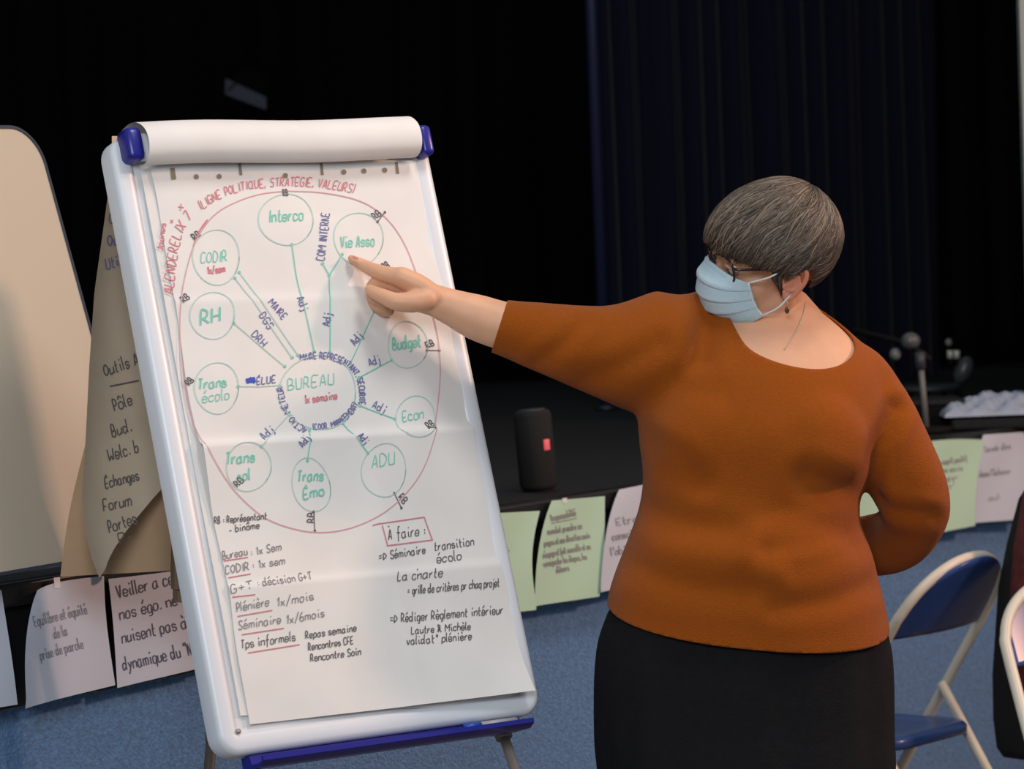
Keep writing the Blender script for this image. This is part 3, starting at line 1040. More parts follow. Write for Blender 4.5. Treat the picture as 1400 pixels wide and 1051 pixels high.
add_grid(bm, crumple, 60, 44)
o = obj('plastic_sheeting', bm, mat('plastic_film', (160, 172, 192), .35, bump=('noise', 50, .5)), smooth=False, recalc=False)
tag(o, 'crumpled translucent bluish plastic sheeting on the dark box at the right', 'plastic sheet')

# stage light high in the dark: grey barn door catching light
zl = 12.2
a, b, c, d = P(308, 107, zl), P(364, 133, zl - .05), P(364, 150, zl - .05), P(308, 129, zl)
cc = (a + c) / 2
r = empty('stage_light', V((cc.x, cc.y + .2, cc.z)), 'stage light hung in the dark above the flipchart, its grey flap catching light', 'stage light')
bm = BM(); add_rings(bm, [[a, b, c, d], [p + V((0, .006, 0)) for p in (a, b, c, d)]]); obj('barn_door', bm, mat('flap_grey', (70, 74, 88), .4), r, smooth=False)
bm = BM(); add_tube(bm, [cc + V((0, .03, -.02)), cc + V((0, .10, -.0)), cc + V((0, .30, .06))], [.075, .078, .055], 24); obj('housing', bm, m_black, r)
bm = BM(); add_tube(bm, [cc + V((-.085, .18, .03)), cc + V((-.085, .18, .16)), cc + V((.085, .18, .16)), cc + V((.085, .18, .03))], .008, 8); obj('yoke', bm, m_black, r)
bm = BM(); add_tube(bm, [cc + V((0, .18, .16)), V((cc.x, cc.y + .18, 4.3))], .012, 8); obj('hanger', bm, m_black, r)

# ------------------------------------------------------------------ folding chairs
m_cream = mat('cream_enamel', (226, 218, 202), .4)
m_seat = mat('blue_enamel', (46, 76, 140), .28, noise=(6, .08))


def chair(loc, ang, label, name='folding_chair'):
    """folding chair: local x = side, y = forward, z = up"""
    R = Matrix.Rotation(ang, 3, 'Z')
    L = lambda x, y, z: V(loc) + R @ V((x, y, z))
    r = empty(name, V(loc), label, 'chair', 'blue folding chairs')
    yt = lambda z: .27 - .64 * z
    w = .20
    up = V((0, -.64, 1)).normalized()
    pts = [(-w, yt(.02), .02), (-w, yt(.30), .30), (-w, yt(.655), .655)]
    for k in range(1, 12):
        a = PI - PI * k / 12
        z = .655 + .17 * math.sin(a) ** .8
        pts.append((w * math.cos(a) * 1.0, yt(z), z))
    pts += [(w, yt(.655), .655), (w, yt(.30), .30), (w, yt(.02), .02)]
    pp = [L(*p) for p in spline(pts, 3)]
    bm = BM(); add_tube(bm, pp, .0125, 14)
    f = obj('back_frame', bm, m_cream, r)
    for s in (-1, 1):
        bm = BM(); add_tube(bm, [L(s * (w - .025), yt(.50), .50), L(s * (w - .025), -.34, .02)], .0115, 14)
        obj('rear_leg', bm, m_cream, r)
        for y_, nm in ((yt(.02), 'rubber_foot'), (-.34, 'rubber_foot')):
            bm = BM(); xx = s * (w if y_ > 0 else w - .025); add_tube(bm, [L(xx, y_, .001), L(xx, y_ - .004, .035)], .0145, 12)
            obj(nm, bm, mat('rubber', (25, 25, 26), .8), r)
    bm = BM(); add_tube(bm, [L(-w + .025, -.29, .09), L(w - .025, -.29, .09)], .008, 10); obj('stretcher', bm, m_cream, r)
    bm = BM(); add_tube(bm, [L(-w, yt(.16), .16), L(w, yt(.16), .16)], .008, 10); obj('stretcher', bm, m_cream, r)

    def bk(s, t, o=0.):
        x = (s - .5) * 2
        top = .655 + .168 * max(0, 1 - x * x) ** .42
        z = .65 + (top - .65) * t
        return L(x * (w - .003), yt(z) - .028 * (1 - x * x) + o, z)
    bm = BM(); add_grid(bm, bk, 24, 10)
    o = obj('backrest', bm, m_seat, r, recalc=False); md = o.modifiers.new('t', 'SOLIDIFY'); md.thickness = .006
    bm = BM()
    pl = rrect(.365, .40, .07, 6)
    rg = []
    for ins, z in ((.0, .392), (.0, .410), (.006, .418), (.03, .421), (.09, .414), (.15, .411)):
        k = 1 - ins / .19
        rg.append([L(x * k, y * k + .055, z + .0) for x, y in pl])
    rg2 = [[p - Z * .0 for p in rg[0]]]
    add_rings(bm, rg)
    obj('seat', bm, m_seat, r)
    return r


_e, _fw = V((.64, .77, 0)), V((-.77, .64, 0))
ch = P(1215, 862, 7.6) + _e * .2 + _fw * .155
chair((ch.x, ch.y, 0), math.atan2(_fw.y, _fw.x) - PI / 2, 'blue folding chair with cream tube frame, behind the hip of the woman')
_e, _fw = V((-.97, -.25, 0)), V((.25, -.97, 0))
ch2 = P(1384, 925, 7.1) - _e * .2 + _fw * .14
chair((ch2.x, ch2.y, 0), math.atan2(_fw.y, _fw.x) - PI / 2, 'blue folding chair cut off at the right border, in front of the dark red coat')

# coat on a coat stand at the right border
zc = 7.75
cs = P(1452, 900, zc)
r = empty('coat_stand', V((cs.x, cs.y + .12, 0)), 'coat stand mostly outside the photo carrying the dark red coat', 'coat stand')
bm = BM(); add_tube(bm, [V((cs.x, cs.y + .12, .012)), V((cs.x, cs.y + .12, 1.36))], .015, 14); obj('pole', bm, m_darkgrey, r)
bm = BM(); add_tube(bm, [V((cs.x, cs.y + .12, .001)), V((cs.x, cs.y + .12, .018))], .15, 28); obj('base', bm, m_darkgrey, r)
bm = BM(); add_tube(bm, [V((cs.x, cs.y + .12, 1.24)), V((cs.x, cs.y + .04, 1.25)), V((cs.x, cs.y + .02, 1.29))], .007, 10); obj('hook', bm, m_darkgrey, r)


def coat_shape(edge, depth, dx=0, dy=0.):
    bm = BM()
    rings = []
    for y, xl in edge:
        c = P((xl + 1500) / 2 + dx, y, zc); hw = (1500 - xl) / 2 / FPX * zc
        rings.append([c + X * hw * math.cos(t) * (1 + .03 * math.sin(5 * t)) + Y * depth * math.sin(t) * (1 + .12 * math.sin(7 * t + y * .01)) + Y * dy for t in [2 * PI * k / 40 for k in range(40)]])
    add_rings(bm, rings)
    return bm


ct = empty('coat', P(1440, 1030, zc), 'dark red coat with black lining hanging at the right border of the photo', 'coat')
obj('lining', coat_shape([(640, 1420), (680, 1394), (740, 1378), (800, 1366), (860, 1362), (920, 1358), (980, 1359), (1020, 1364), (1032, 1372)], .06), mat('coat_black', (14, 13, 15), .9), ct)
obj('shell', coat_shape([(630, 1418), (670, 1394), (740, 1381), (800, 1376), (860, 1374), (920, 1380), (960, 1390)], .085, 0, -.07), mat('coat_red', (98, 36, 38), .95, noise=(40, .35), bump=('noise', 120, .6)), ct)

#@@PERSON@@
# ------------------------------------------------------------------ the woman
ZP = 6.15


def PP(px, py, dz=0.):
    return P(px, py, ZP + dz)


m_skin = mat('skin', (222, 170, 138), .5, spec=.35, noise=(30, .05), sss=.12)
m_knit = mat('rust_knit', (150, 76, 18), .95, spec=.1, noise=(120, .04), bump=('noise', 420, .5), sheen=.08)
m_skirt = mat('black_skirt', (21, 21, 24), .9, spec=.2, noise=(60, .15), bump=('noise', 200, .3))
foot_p = PP(1020, 1400)
WOMAN = empty('person', V((foot_p.x, foot_p.y, 0)), 'woman in rust orange sweater, black skirt and blue face mask pointing at the flipchart', 'person')

LV = [(366, 1008, 392, 1098, .055, .06), (390, 972, 412, 1112, .07, .075), (404, 938, 432, 1138, .085, .09), (430, 920, 456, 1166, .105, .10), (458, 895, 482, 1192, .125, .115),
      (500, 878, 515, 1208, .150, .125), (550, 872, 556, 1210, .172, .13), (600, 873, 606, 1204, .188, .135), (650, 879, 655, 1188, .180, .135), (695, 873, 698, 1174, .176, .135),
      (745, 855, 750, 1190, .188, .14), (795, 836, 805, 1205, .196, .15), (840, 826, 860, 1217, .196, .16), (900, 818, 915, 1224, .196, .165)]


def torso_ring(lv, inset=0., n=64, ex=None):
    yl, xl, yr, xr, bf, bb = lv
    if ex is None: ex = interp(yl, [(400, 1.0), (455, 1.15), (500, 1.0), (560, .88)])
    k = FPX / ZP
    xl += inset * k; xr -= inset * k; bf -= inset; bb -= inset
    out = []
    for i in range(n):
        t = 2 * PI * i / n
        c, s = math.cos(t), math.sin(t)
        c2 = math.copysign(abs(c) ** ex, c); s2 = math.copysign(abs(s) ** ex, s)
        a = (1 + c2) / 2
        out.append(PP(xl + (xr - xl) * a, yl + (yr - yl) * a, -s2 * bf if s2 > 0 else -s2 * bb))
    return out


def dens(lv, k=3):
    return [tuple(q) for q in spline(lv, k)]


def add_chain(bm, pts, n=20):
    """tapered limb: (px, py, dz, radius m[, squash])"""
    q = spline([tuple(p[:4]) for p in pts], 5)
    add_tube(bm, [PP(x, y, z) for x, y, z, r in q], [r for x, y, z, r in q], n, round_caps=True)


pxm = ZP / FPX     # metres per pixel at her depth
ARM = [(962, 466, .0, 68), (918, 482, -.01, 88), (872, 485, -.02, 80), (825, 480, -.03, 64), (780, 470, -.045, 54.5), (735, 459, -.05, 47), (690, 448, -.055, 39), (655, 440, -.055, 36)]
LARM = [(1130, 512, .01, 50), (1165, 517, .02, 51), (1192, 562, .025, 55), (1216, 612, .03, 57), (1244, 668, .045, 53), (1250, 703, .085, 48), (1224, 738, .15, 46), (1168, 748, .21, 42), (1120, 752, .235, 28)]
BUST = [(978, 600, -.090, .112), (1102, 602, -.090, .112)]

# --- sweater
bm = BM()
add_rings(bm, [torso_ring(q) for q in dens(LV)])
add_chain(bm, [(x, y, z, r * pxm) for x, y, z, r in ARM], 28)
add_chain(bm, [(x, y, z, r * pxm) for x, y, z, r in LARM], 28)
for x, y, z, r in BUST:
    add_ellipsoid(bm, PP(x, y, z), X, Y, Z, r, r * .85, r)
add_ellipsoid(bm, PP(1020, 770, -.09), X, Y, Z, .20, .115, .12)
sw = remesh(bm, .0055, 24, .5)


def plane3(a, b, c, up):
    n = (b - a).cross(c - a).normalized()
    return a, (n if n.dot(up) > 0 else -n)


# neckline, hem and cuff are clean cuts
p, n = plane3(PP(990, 398, 0), PP(1156, 446, .0), PP(1094, 489, -.112), Z)
side = (PP(1075, 375, 0) - PP(985, 420, 0)).normalized()
near = [f for f in sw.faces if (f.calc_center_median() - PP(1000, 420, -.05)).length < .16]
gs = set(near)
for f in near:
    gs.update(f.verts); gs.update(f.edges)
bmesh.ops.bisect_plane(sw, geom=list(gs), plane_co=PP(985, 420, 0), plane_no=side)
fs_ = [f for f in sw.faces if side.dot(f.calc_center_median() - PP(985, 420, 0)) > 0]
gs = set(fs_)
for f in fs_:
    gs.update(f.verts); gs.update(f.edges)
bmesh.ops.bisect_plane(sw, geom=list(gs), plane_co=p, plane_no=n)
bmesh.ops.delete(sw, geom=[f for f in sw.faces if n.dot(f.calc_center_median() - p) > 0 and side.dot(f.calc_center_median() - PP(985, 420, 0)) > 0], context='FACES')
bmesh.ops.remove_doubles(sw, verts=[v for v in sw.verts if v.is_boundary], dist=.003)
bmesh.ops.delete(sw, geom=[f for f in sw.faces if sum(e.is_boundary for e in f.edges) >= 2 and len(f.edges) == 3], context='FACES')
ring = [v for v in sw.verts if v.is_boundary]      # soften the neckline
for _ in range(25):
    new = {}
    for v in ring:
        nb = [e.other_vert(v).co for e in v.link_edges if e.is_boundary]
        if len(nb) == 2: new[v] = v.co * .5 + (nb[0] + nb[1]) * .25
    for v, c in new.items(): v.co = c
p, n = plane3(PP(830, 818, 0), PP(1219, 858, 0), PP(1050, 889, -.19), -Z)
bmesh.ops.bisect_plane(sw, geom=sw.verts[:] + sw.edges[:] + sw.faces[:], plane_co=p, plane_no=n, clear_outer=True)
ca, cb = PP(694, 411, -.055), PP(672, 481, -.055)
cuff_n = (PP(600, 420, -.055) - PP(700, 450, -.055)); cuff_n -= (cb - ca).normalized() * cuff_n.dot((cb - ca).normalized()); cuff_n.normalize()
fs_ = [f for f in sw.faces if pix(f.calc_center_median())[0] < 760]
gs = set(fs_)
for f in fs_:
    gs.update(f.verts); gs.update(f.edges)
bmesh.ops.bisect_plane(sw, geom=list(gs), plane_co=ca, plane_no=cuff_n, clear_outer=True)

# folds pressed into the knit: (pixel line, depth m, width px)
FOLD = [(((1192, 690), (1150, 668), (1105, 652)), .008, 17), (((1178, 716), (1120, 740), (1050, 752)), .007, 16), (((1185, 735), (1140, 765), (1090, 778)), .0045, 14),
        (((975, 420), (962, 450), (958, 490)), .007, 14), (((885, 600), (930, 625), (960, 660)), .004, 14), (((880, 690), (930, 715), (1000, 728)), .006, 16),
        (((800, 520), (850, 500), (900, 470)), .005, 14), (((1225, 560), (1200, 620), (1196, 680)), .009, 12), (((1275, 705), (1240, 700), (1205, 690)), .006, 10),
        (((860, 770), (940, 800), (1030, 805)), .004, 18), (((735, 495), (770, 470), (800, 440)), .004, 10), (((1190, 800), (1130, 822), (1060, 830)), .004, 14)]


def press(bm, folds):
    bm.normal_update()
    vs = list(bm.verts)
    pr = np.array([pix(v.co)[:2] for v in vs]); nn = np.array([v.normal.dot(_f) for v in vs])
    dis = np.zeros(len(vs))
    for ln, dep, wid in folds:
        pts = np.array(spline(ln, 8))
        d = np.full(len(vs), 1e9)
        for q in pts:
            d = np.minimum(d, np.hypot(pr[:, 0] - q[0], pr[:, 1] - q[1]))
        dis += dep * (np.exp(-(d / wid) ** 2) - .45 * np.exp(-((d - 2.1 * wid) / wid) ** 2))
    dis *= np.clip(-nn * 2, 0, 1)
    for v, q in zip(vs, dis):
        if abs(q) > 1e-5: v.co -= v.normal * float(q)


press(sw, FOLD)
so = obj('sweater', sw, m_knit, WOMAN)
md = so.modifiers.new('t', 'SOLIDIFY'); md.thickness = .004; md.offset = -1

# --- skirt
SK = [(800, 850, 820, 1200, .155, .14), (850, 826, 870, 1214, .180, .158), (900, 816, 912, 1219, .182, .165), (1000, 815, 1003, 1221, .178, .17), (1060, 820, 1060, 1223, .18, .17),
      (1200, 835, 1200, 1215, .18, .17), (1395, 845, 1395, 1205, .18, .17)]
bm = BM()
rings = []
for i, q in enumerate(dens(SK, 6)):
    r0 = torso_ring(q, n=96, ex=.9)
    c = sum(r0, V()) / len(r0)
    k = min(1, i / 14)
    rings.append([c + (p - c) * (1 + .016 * k * math.sin(9 * 2 * PI * j / 96 + .3 * math.sin(i * .2)) + .008 * k * math.sin(17 * 2 * PI * j / 96 + 1)) for j, p in enumerate(r0)])
add_rings(bm, rings)
obj('skirt', bm, m_skirt, WOMAN)

# --- head frame
AL, BE_ = math.radians(76), math.radians(7)
HF = V((-math.sin(AL) * math.cos(BE_), -math.cos(AL) * math.cos(BE_), -math.sin(BE_)))
HLf = V((math.cos(AL), -math.sin(AL), 0))
HU = HLf.cross(HF) * -1
if HU.z < 0: HU = -HU
_r = math.radians(20)          # head tilted towards her left shoulder
HLf, HU = HLf * math.cos(_r) - HU * math.sin(_r), HU * math.cos(_r) + HLf * math.sin(_r)
H0 = PP(1059, 361, -.05)
HK = 1.06


def HP(f, l, u):
    return H0 + (HF * f + HLf * l + HU * u) * HK


def hell(bm, c, r):
    add_ellipsoid(bm, HP(*c), HF, HLf, HU, r[0] * HK, r[1] * HK, r[2] * HK, 28, 18)


def htube(bm, pts, r, n=12):
    q = spline(pts, 4)
    add_tube(bm, [HP(*p) for p in q], r, n, round_caps=True)


# --- body: one skin from head to feet
bm = BM()
hell(bm, (-.012, 0, .045), (.098, .077, .088))
hell(bm, (.040, 0, .035), (.060, .064, .066))
hell(bm, (.042, 0, -.020), (.058, .058, .075))
hell(bm, (.050, .022, -.012), (.040, .040, .045)); hell(bm, (.050, -.022, -.012), (.040, .040, .045))
hell(bm, (.058, 0, -.066), (.040, .040, .032))
hell(bm, (.020, .036, -.052), (.042, .022, .030)); hell(bm, (.020, -.036, -.052), (.042, .022, .030))
hell(bm, (.104, 0, -.004), (.020, .013, .020)); htube(bm, [(.094, 0, .028), (.103, 0, .012), (.112, 0, -.006)], .010)
htube(bm, [(.088, .044, .040), (.096, .018, .042), (.096, -.018, .042), (.088, -.044, .040)], .009)
# neck and shoulders
add_chain(bm, [(1052, 385, -.035, 43 * pxm), (1055, 420, -.005, 44 * pxm), (1062, 462, .02, 50 * pxm)], 28)
add_rings(bm, [torso_ring(q, .011) for q in dens(LV[1:6])])
add_chain(bm, [(1078, 425, .02, 34 * pxm), (1105, 452, .02, 30 * pxm), (1130, 494, .02, 26 * pxm)], 20)
add_tube(bm, [PP(1025, 464, -.075), PP(1050, 474, -.088), PP(1085, 478, -.088)], .012, 12, round_caps=True)     # collar bones

add_rings(bm, [torso_ring(q, .042) for q in dens(LV[5:] + [(960, 830, 960, 1212, .18, .16)])])
for x0 in (930, 1105):
    add_chain(bm, [(x0, 940, 0, .105), (x0 + 2, 1100, 0, .085), (x0 + 4, 1220, .01, .060), (x0 + 4, 1290, .015, .058), (x0 + 4, 1400, .02, .042), (x0 + 4, 1470, .02, .040)], 20)
    add_chain(bm, [(x0 + 4, 1480, .02, .036), (x0, 1487, -.06, .034), (x0 - 4, 1492, -.13, .026)], 16)
# right arm (to the board) and hand
add_chain(bm, [(950, 475, 0, 52 * pxm), (880, 475, -.02, 48 * pxm), (800, 468, -.045, 44 * pxm), (745, 458, -.052, 40 * pxm), (690, 446, -.058, 33.5 * pxm), (650, 433, -.064, 31 * pxm), (620, 421, -.068, 25.5 * pxm),
               (595, 411, -.072, 22 * pxm), (572, 404, -.077, 22 * pxm)], 24)


def finger(bm, pts, n=14):
    q = spline(pts, 4)
    add_tube(bm, [PP(a, b, c) for a, b, c, r in q], [r * pxm for a, b, c, r in q], n, round_caps=True)


tipz = (hit(478, 352, B(0, 0, .012), BN) - CAM).dot(_f) - ZP
# palm: a slab of four metacarpals
for (a, b, c, r0), (a2, b2, c2, r1) in zip([(596, 405, -.088, 14), (596, 408, -.078, 14), (596, 412, -.066, 14), (592, 416, -.058, 13)],
                                           [(548, 379, -.090, 15), (543, 386, -.070, 14), (541, 397, -.052, 13), (543, 408, -.038, 12)]):
    finger(bm, [(a, b, c, r0), ((a + a2) / 2, (b + b2) / 2 - 2, (c + c2) / 2, (r0 + r1) / 2 + 1), (a2, b2, c2, r1)])
# index, straight
finger(bm, [(551, 380, -.090, 14), (528, 375, -.085, 11.5), (510, 369, -.076, 10), (496, 362, -.062, 8.6), (484, 355.5, tipz - .012, 6.6), (479.5, 352.5, tipz - .006, 4.6)])
# middle, ring, little: curled under
finger(bm, [(543, 388, -.072, 13), (520, 386, -.066, 11), (510, 393, -.062, 10.5), (512, 406, -.066, 9.8), (524, 412, -.074, 9)])
finger(bm, [(541, 397, -.054, 12), (517, 397, -.046, 10.8), (509, 407, -.046, 10), (515, 418, -.052, 9.4), (528, 420, -.062, 8.6)])
finger(bm, [(543, 408, -.040, 11), (522, 409, -.036, 9.5), (514, 417, -.038, 9), (520, 425, -.044, 8.4), (532, 425, -.052, 7.8)])
# thumb along the side, over the curled fingers
finger(bm, [(583, 409, -.098, 15), (562, 413, -.108, 14.5), (541, 412, -.112, 12.5), (524, 405, -.108, 10.5), (511, 399, -.100, 9), (505, 395, -.095, 7)])
# left arm behind the back, hand closed
add_chain(bm, [(x, y, z, (r - 12) * pxm) for x, y, z, r in LARM[1:]] + [(1085, 745, .24, 20 * pxm)], 20)
for k in range(4):
    finger(bm, [(1085, 733 + k * 9, .245, 10), (1060, 733 + k * 10, .25, 9), (1050, 738 + k * 9, .235, 8)])
finger(bm, [(1090, 738, .235, 10), (1070, 724, .235, 9), (1055, 722, .24, 7)])
body = remesh(bm, .0026, 4, .5)
# the far parts of the skin relax a little more; hand and face keep their shape
sv = [v for v in body.verts if pix(v.co)[0] > 600 and not (340 < pix(v.co)[1] < 420 and pix(v.co)[0] < 1010)]
for _ in range(8):
    bmesh.ops.smooth_vert(body, verts=sv, factor=.5, use_axis_x=True, use_axis_y=True, use_axis_z=True)
body_o = obj('body', body, m_skin, WOMAN)

# nail on the index finger
bm = BM()
nb_ = PP(486, 352.8, tipz - .016)
fd = (PP(479, 351, tipz - .006) - PP(496, 361, -.062)).normalized(); fa = fd.cross(_f).normalized()
if fa.z < 0: fa = -fa
add_ellipsoid(bm, nb_ + fa * .0012, fd, fa, fd.cross(fa), .0062, .0016, .0046, 14, 8)
obj('nail', bm, mat('nail', (222, 160, 146), .3), WOMAN)

# ear
ear = BM()
EC = (-.001, .079, -.006)
EP = lambda a, b, o=0.: (EC[0] + a - .22 * b, EC[1] + o + .22 * -a, EC[2] + b)
htube(ear, [EP(.014, .004, .000), EP(.012, .022, .004), EP(-.002, .031, .007), EP(-.016, .024, .009), EP(-.019, .006, .009), EP(-.012, -.012, .006), EP(-.003, -.025, .003), EP(.006, -.026, .001), EP(.010, -.014, 0)], .0042)
htube(ear, [EP(.004, .016, .002), EP(-.009, .012, .004), EP(-.010, -.002, .004), EP(-.003, -.012, .003), EP(.006, -.010, .002)], .0032)
hell(ear, EP(-.003, .003, -.001), (.015, .005, .026)); hell(ear, EP(.003, -.022, .001), (.007, .0045, .008)); hell(ear, EP(.012, -.004, .001), (.004, .004, .006))
hell(ear, EP(.002, -.002, -.008), (.012, .010, .018))
ear = remesh(ear, .0014, 3, .5)
obj('ear', ear, mat('skin_ear', (216, 142, 116), .5, spec=.35, sss=.2), WOMAN)
# eyes and lids
for s in (1, -1):
    bm = BM(); hell(bm, (.083, .031 * s, .019), (.0125, .0125, .0125))
    e = obj('eye', bm, mat('eye_white', (226, 220, 214), .2), WOMAN)
    bm = BM(); c = V((.083, .031 * s, .019)); add_tube(bm, [HP(c.x + .0108, c.y, c.z - .003), HP(c.x + .0130, c.y, c.z - .0035)], .0052 * HK, 16)
    obj('iris', bm, mat('iris', (52, 40, 34), .2), e)
    bm = BM(); htube(bm, [(.086, .031 * s - .014, .020), (.0955, .031 * s - .006, .026), (.0965, .031 * s + .004, .026), (.085, .031 * s + .015, .019)], .0032)
    obj('eyelid', bm, m_skin, e)
    bm = BM(); htube(bm, [(.098, .014 * s, .044), (.1005, .028 * s, .049), (.092, .045 * s, .046), (.082, .054 * s, .040)], .0028)
    obj('eyebrow', bm, mat('brow', (74, 58, 48), .8), WOMAN)

# --- mask with pleats
m_mask = mat('mask_cloth', (196, 222, 234), .8, noise=(160, .04), bump=('noise', 600, .3))
MID = [(0, (.112, .024)), (.18, (.134, .002)), (.45, (.138, -.030)), (.70, (.130, -.058)), (.88, (.108, -.082)), (1, (.082, -.088))]
SID = [(0, (.070, .004)), (.25, (.066, -.012)), (.5, (.062, -.030)), (.75, (.056, -.046)), (1, (.047, -.062))]


def mask_pt(s, t, o=0.):
    fm, um = interp(t, MID); f1, u1 = interp(t, SID)
    c = max(0, math.cos(s * PI / 2))
    f = f1 + (fm - f1) * c ** .85
    u = u1 + (um - u1) * c ** 1.1
    l = .0665 * math.copysign(abs(math.sin(s * PI / 2)) ** .95, s)
    k = (t * 4.2) % 1 if .12 < t < .85 else 0
    o += .0030 * (k - .5) * (1 if k else 0) * (.3 + .7 * c)
    nrm = V((c, 1.1 * math.sin(s * PI / 2), -.2 + .0)).normalized()
    return HP(f + nrm.x * o, l + nrm.y * o, u + nrm.z * o)


bm = BM(); add_grid(bm, lambda s, t: mask_pt(s * 2 - 1, t), 44, 56)
mk = obj('face_mask', bm, m_mask, WOMAN, recalc=False)
md = mk.modifiers.new('t', 'SOLIDIFY'); md.thickness = .0012
m_loop = mat('mask_loop', (232, 238, 242), .6)
for s in (1, -1):
    for t, ez in ((.02, .026), (.98, -.030)):
        bm = BM()
        a = mask_pt(s * .985, t)
        b = HP(.008, .083 * s, ez) if t < .5 else HP(.004, .083 * s, ez + .004)
        mid_ = (a + b) / 2 + HLf * s * .010
        add_tube(bm, [V(q) for q in spline([a, mid_, b], 6)], .0017, 8)
        obj('ear_loop', bm, m_loop, mk)
    bm = BM(); add_tube(bm, [mask_pt(s * .985, k / 12, .0008) for k in range(13)], .0016, 8)
    obj('edge_band', bm, m_loop, mk)
bm = BM(); add_tube(bm, [mask_pt(k / 10 - .5, .035, .0012) for k in range(11)], .0022, 8)
obj('nose_wire', bm, mat('mask_wire', (196, 220, 230), .6), mk)

# --- glasses
m_rim = mat('glasses_rim', (46, 28, 32), .25)
GLS = bpy.data.objects.new('glasses', None); COL.objects.link(GLS); GLS.parent = WOMAN
GLS.location = HP(.10, 0, .02) - root_loc(WOMAN)
m_lens = mat('lens_glass', (235, 238, 240), .05, trans=1., alpha=.18)
for s in (1, -1):
    rim = []
    for k in range(32):
        t = 2 * PI * k / 32
        c, n_ = math.cos(t), math.sin(t)
        c = math.copysign(abs(c) ** .75, c); n_ = math.copysign(abs(n_) ** .75, n_)
        l = .0350 + .0280 * c
        rim.append(HP(.113 - .30 * max(0, l - .012) ** 1.0 + .10 * n_ * .02 - .002, l * s, .023 + .0235 * n_))
    bm = BM(); add_tube(bm, rim, .0022, 10, closed=True)
    obj('rim', bm, m_rim, GLS)
    bm = BM(); bm.faces.new([bm.verts.new(p) for p in rim])
    obj('lens', bm, m_lens, GLS, recalc=False)
    bm = BM(); add_tube(bm, [HP(*q) for q in spline([(.097, .0625 * s, .032), (.086, .071 * s, .031), (.04, .079 * s, .027), (.0, .082 * s, .026), (-.014, .082 * s, .016)], 5)], .0026, 10)
    obj('temple_arm', bm, m_rim, GLS)
bm = BM(); add_tube(bm, [HP(*q) for q in spline([(.108, .010, .026), (.116, 0, .030), (.108, -.010, .026)], 5)], .0019, 10)
obj('bridge', bm, m_rim, GLS)

# --- earring and necklace
m_gold = mat('pale_metal', (206, 188, 160), .3)
bm = BM(); add_tube(bm, [HP(.011, .083, -.030), HP(.010, .086, -.036), HP(.011, .085, -.046)], .0009, 8)
er = obj('earring', bm, m_gold, WOMAN)
bm = BM(); hell(bm, (.011, .085, -.051), (.0042, .0035, .0062)); obj('drop', bm, mat('earring_drop', (96, 84, 66), .35, metal=.4), er)
# --- hair
HC = V((-.012, 0, .044))
CROWN = V((-.62, -.12, .78)).normalized()
LATMIN = [(0, 10), (20, 7), (38, 2), (55, -5), (70, -10), (76, -16), (79, -50), (84, -50), (88, -14), (104, -13), (112, -30), (125, -48), (150, -56), (180, -58)]


def rad(d, outer=True):
    """hair surface distance from HC in direction d (head axes)"""
    f = .136 if d.x > 0 else .108
    l, u, dn = .101, .106, .112
    if not outer:
        f = .100 if d.x > 0 else .094; l, u, dn = .078, .092, .10
    uu = u if d.z > 0 else dn
    r = 1 / math.sqrt((d.x / f) ** 2 + (d.y / l) ** 2 + (d.z / uu) ** 2)
    if outer and d.z < 0:
        r *= 1 - .10 * min(1, -d.z / .8)
    return r


def meridian(phi):
    a, b = frame_of(CROWN, V((1, 0, 0)))
    t = a * math.cos(phi) + b * math.sin(phi)
    end = 0
    for k in range(1, 181):
        th = math.radians(k)
        d = CROWN * math.cos(th) + t * math.sin(th)
        az = abs(math.degrees(math.atan2(d.y, d.x))); la = math.degrees(math.asin(max(-1, min(1, d.z))))
        if la < interp(az, LATMIN): break
        end = th
    return t, end


MER = [meridian(2 * PI * k / 180) for k in range(180)]


def hair_pt(phi, q, k):
    x = (phi / (2 * PI) * 180) % 180
    i = int(x); w = x - i
    t0, e0 = MER[i]; t1, e1 = MER[(i + 1) % 180]
    t = (t0 * (1 - w) + t1 * w).normalized(); e = e0 * (1 - w) + e1 * w
    th = e * q
    d = CROWN * math.cos(th) + t * math.sin(th)
    r = rad(d) * k
    return d, r, e


bm = BM()
NPH, NT = 180, 34
vs = []
for j in range(NT + 4):
    row = []
    for i in range(NPH):
        ph = 2 * PI * i / NPH
        q = min(1, .02 + .98 * j / NT)
        d, r, e = hair_pt(ph, q, 1)
        r *= .975 + .008 * math.sin(i * 1.9 + 4 * q) + .007 * math.sin(i * .7 + 2 + 3 * q)
        if j > NT: r = r + (rad(d, False) * .97 - r) * (j - NT) / 3
        elif q > .9: r *= 1 - .03 * ((q - .9) / .1) ** 2
        p = HC + d * r
        row.append(bm.verts.new(HP(p.x, p.y, p.z)))
    vs.append(row)
for a, b in zip(vs, vs[1:]):
    for i in range(NPH):
        j = (i + 1) % NPH
        bm.faces.new((a[i], a[j], b[j], b[i]))
bm.faces.new(vs[0])
m_hair = [mat('hair_ash', (94, 82, 70), .5, spec=.5, noise=(60, .25)), mat('hair_dark', (62, 54, 47), .5, spec=.5), mat('hair_light', (128, 112, 96), .5, spec=.5)]
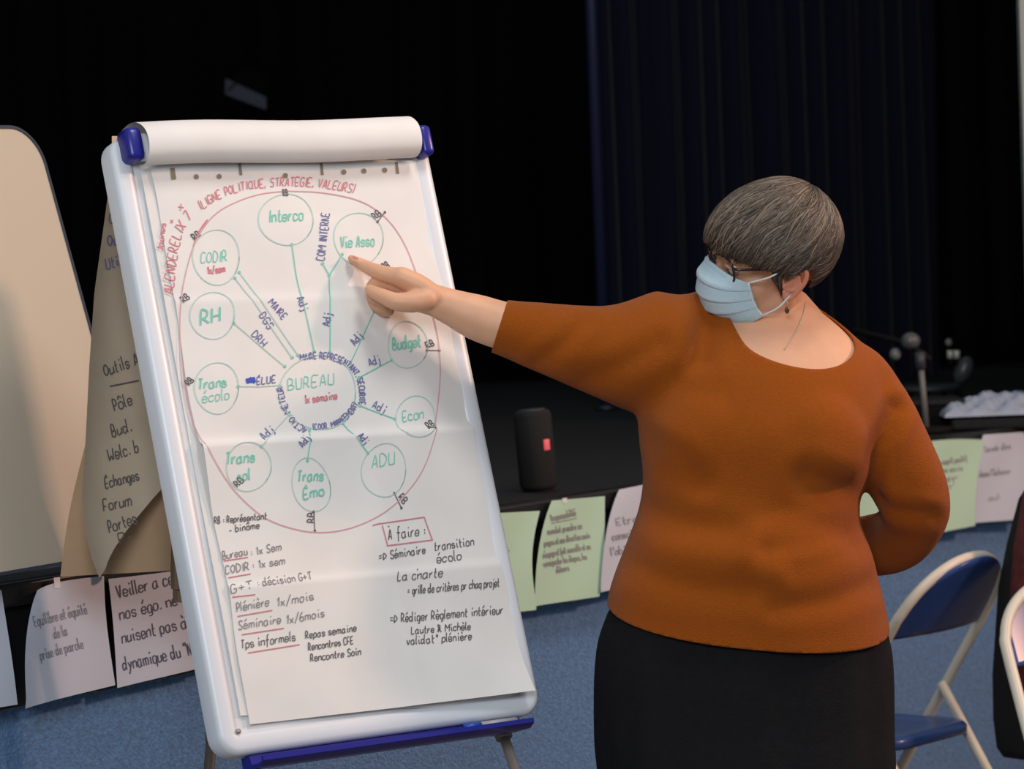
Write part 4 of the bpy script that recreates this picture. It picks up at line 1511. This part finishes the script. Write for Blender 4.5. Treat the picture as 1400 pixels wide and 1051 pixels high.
for n_ in range(4200):
    ph = random.uniform(0, 2 * PI); q0 = random.uniform(0.03, .75); q1 = min(1.03, q0 + random.uniform(.25, .6))
    if random.random() < .35: q1 = random.uniform(.96, 1.05)
    k = random.uniform(.975, 1.012); sw_ = random.uniform(-.10, .10); wv = random.uniform(0, 6)
    mi = random.choices((0, 1, 2), (.5, .28, .22))[0]
    S = 8
    ring = []
    for s in range(S + 1):
        q = q0 + (q1 - q0) * s / S
        d, r, e = hair_pt(ph + (sw_ + .22) * (s / S) + .05 * math.sin(wv + s * .7), min(q, 1.05), k)
        r *= 1 - .05 * max(0, (s / S - .8)) - .04 * max(0, .15 - s / S)
        p = HC + d * r
        ring.append(HP(p.x, p.y, p.z))
    w = random.uniform(.0007, .0017)
    n0 = len(bm.faces)
    add_tube(bm, ring, [w * (.4 + .6 * math.sin(PI * min(.93, .12 + s / S))) for s in range(S + 1)], 4)
    bm.faces.ensure_lookup_table()
    for f in bm.faces[n0:]: f.material_index = mi
for k in range(46):     # lock in front of the ear
    g0 = random.uniform(-1, 1); f0 = .022 + g0 * .009; l0 = .0745 + random.uniform(-.003, .004)
    e = random.uniform(.3, 1) * (1 - .4 * abs(g0))
    n0 = len(bm.faces)
    add_tube(bm, [HP(f0, l0 + .006, .024), HP(f0 + .002, l0 + .004, .006), HP(.021 + g0 * .005, l0 - .0005, -.010 * e), HP(.016 + g0 * .003, l0 - .004, -.034 * e)], [.0014, .0015, .0012, .0005], 4)
    bm.faces.ensure_lookup_table()
    for f in bm.faces[n0:]: f.material_index = k % 2
obj('hair', bm, m_hair, WOMAN, recalc=False)

# necklace laid on the skin
from mathutils.bvhtree import BVHTree
dg = bpy.context.evaluated_depsgraph_get()
bv = BVHTree.FromObject(body_o, dg)
nk = []
o0 = root_loc(body_o)
for x, y in spline([(1101, 414), (1098, 430), (1091, 448), (1081, 466), (1072, 478)], 5):
    h = bv.ray_cast(CAM - o0, ray(x, y).normalized())
    if h[0] is not None: nk.append(h[0] + o0 - ray(x, y) * .0012)
if len(nk) > 2:
    bm = BM(); add_tube(bm, nk, .0009, 8)
    obj('necklace', bm, m_gold, WOMAN)
# shoes
for x0 in (930, 1105):
    bm = BM()
    a = PP(x0 + 4, 1486, .035); b = PP(x0 - 6, 1494, -.15)
    a.z = b.z = .035
    add_tube(bm, [a, (a + b) / 2, b], [.042, .045, .036], 18, round_caps=True)
    for v in bm.verts: v.co.z = max(.001, v.co.z)
    obj('shoe', bm, mat('shoe_black', (22, 22, 24), .5), WOMAN)
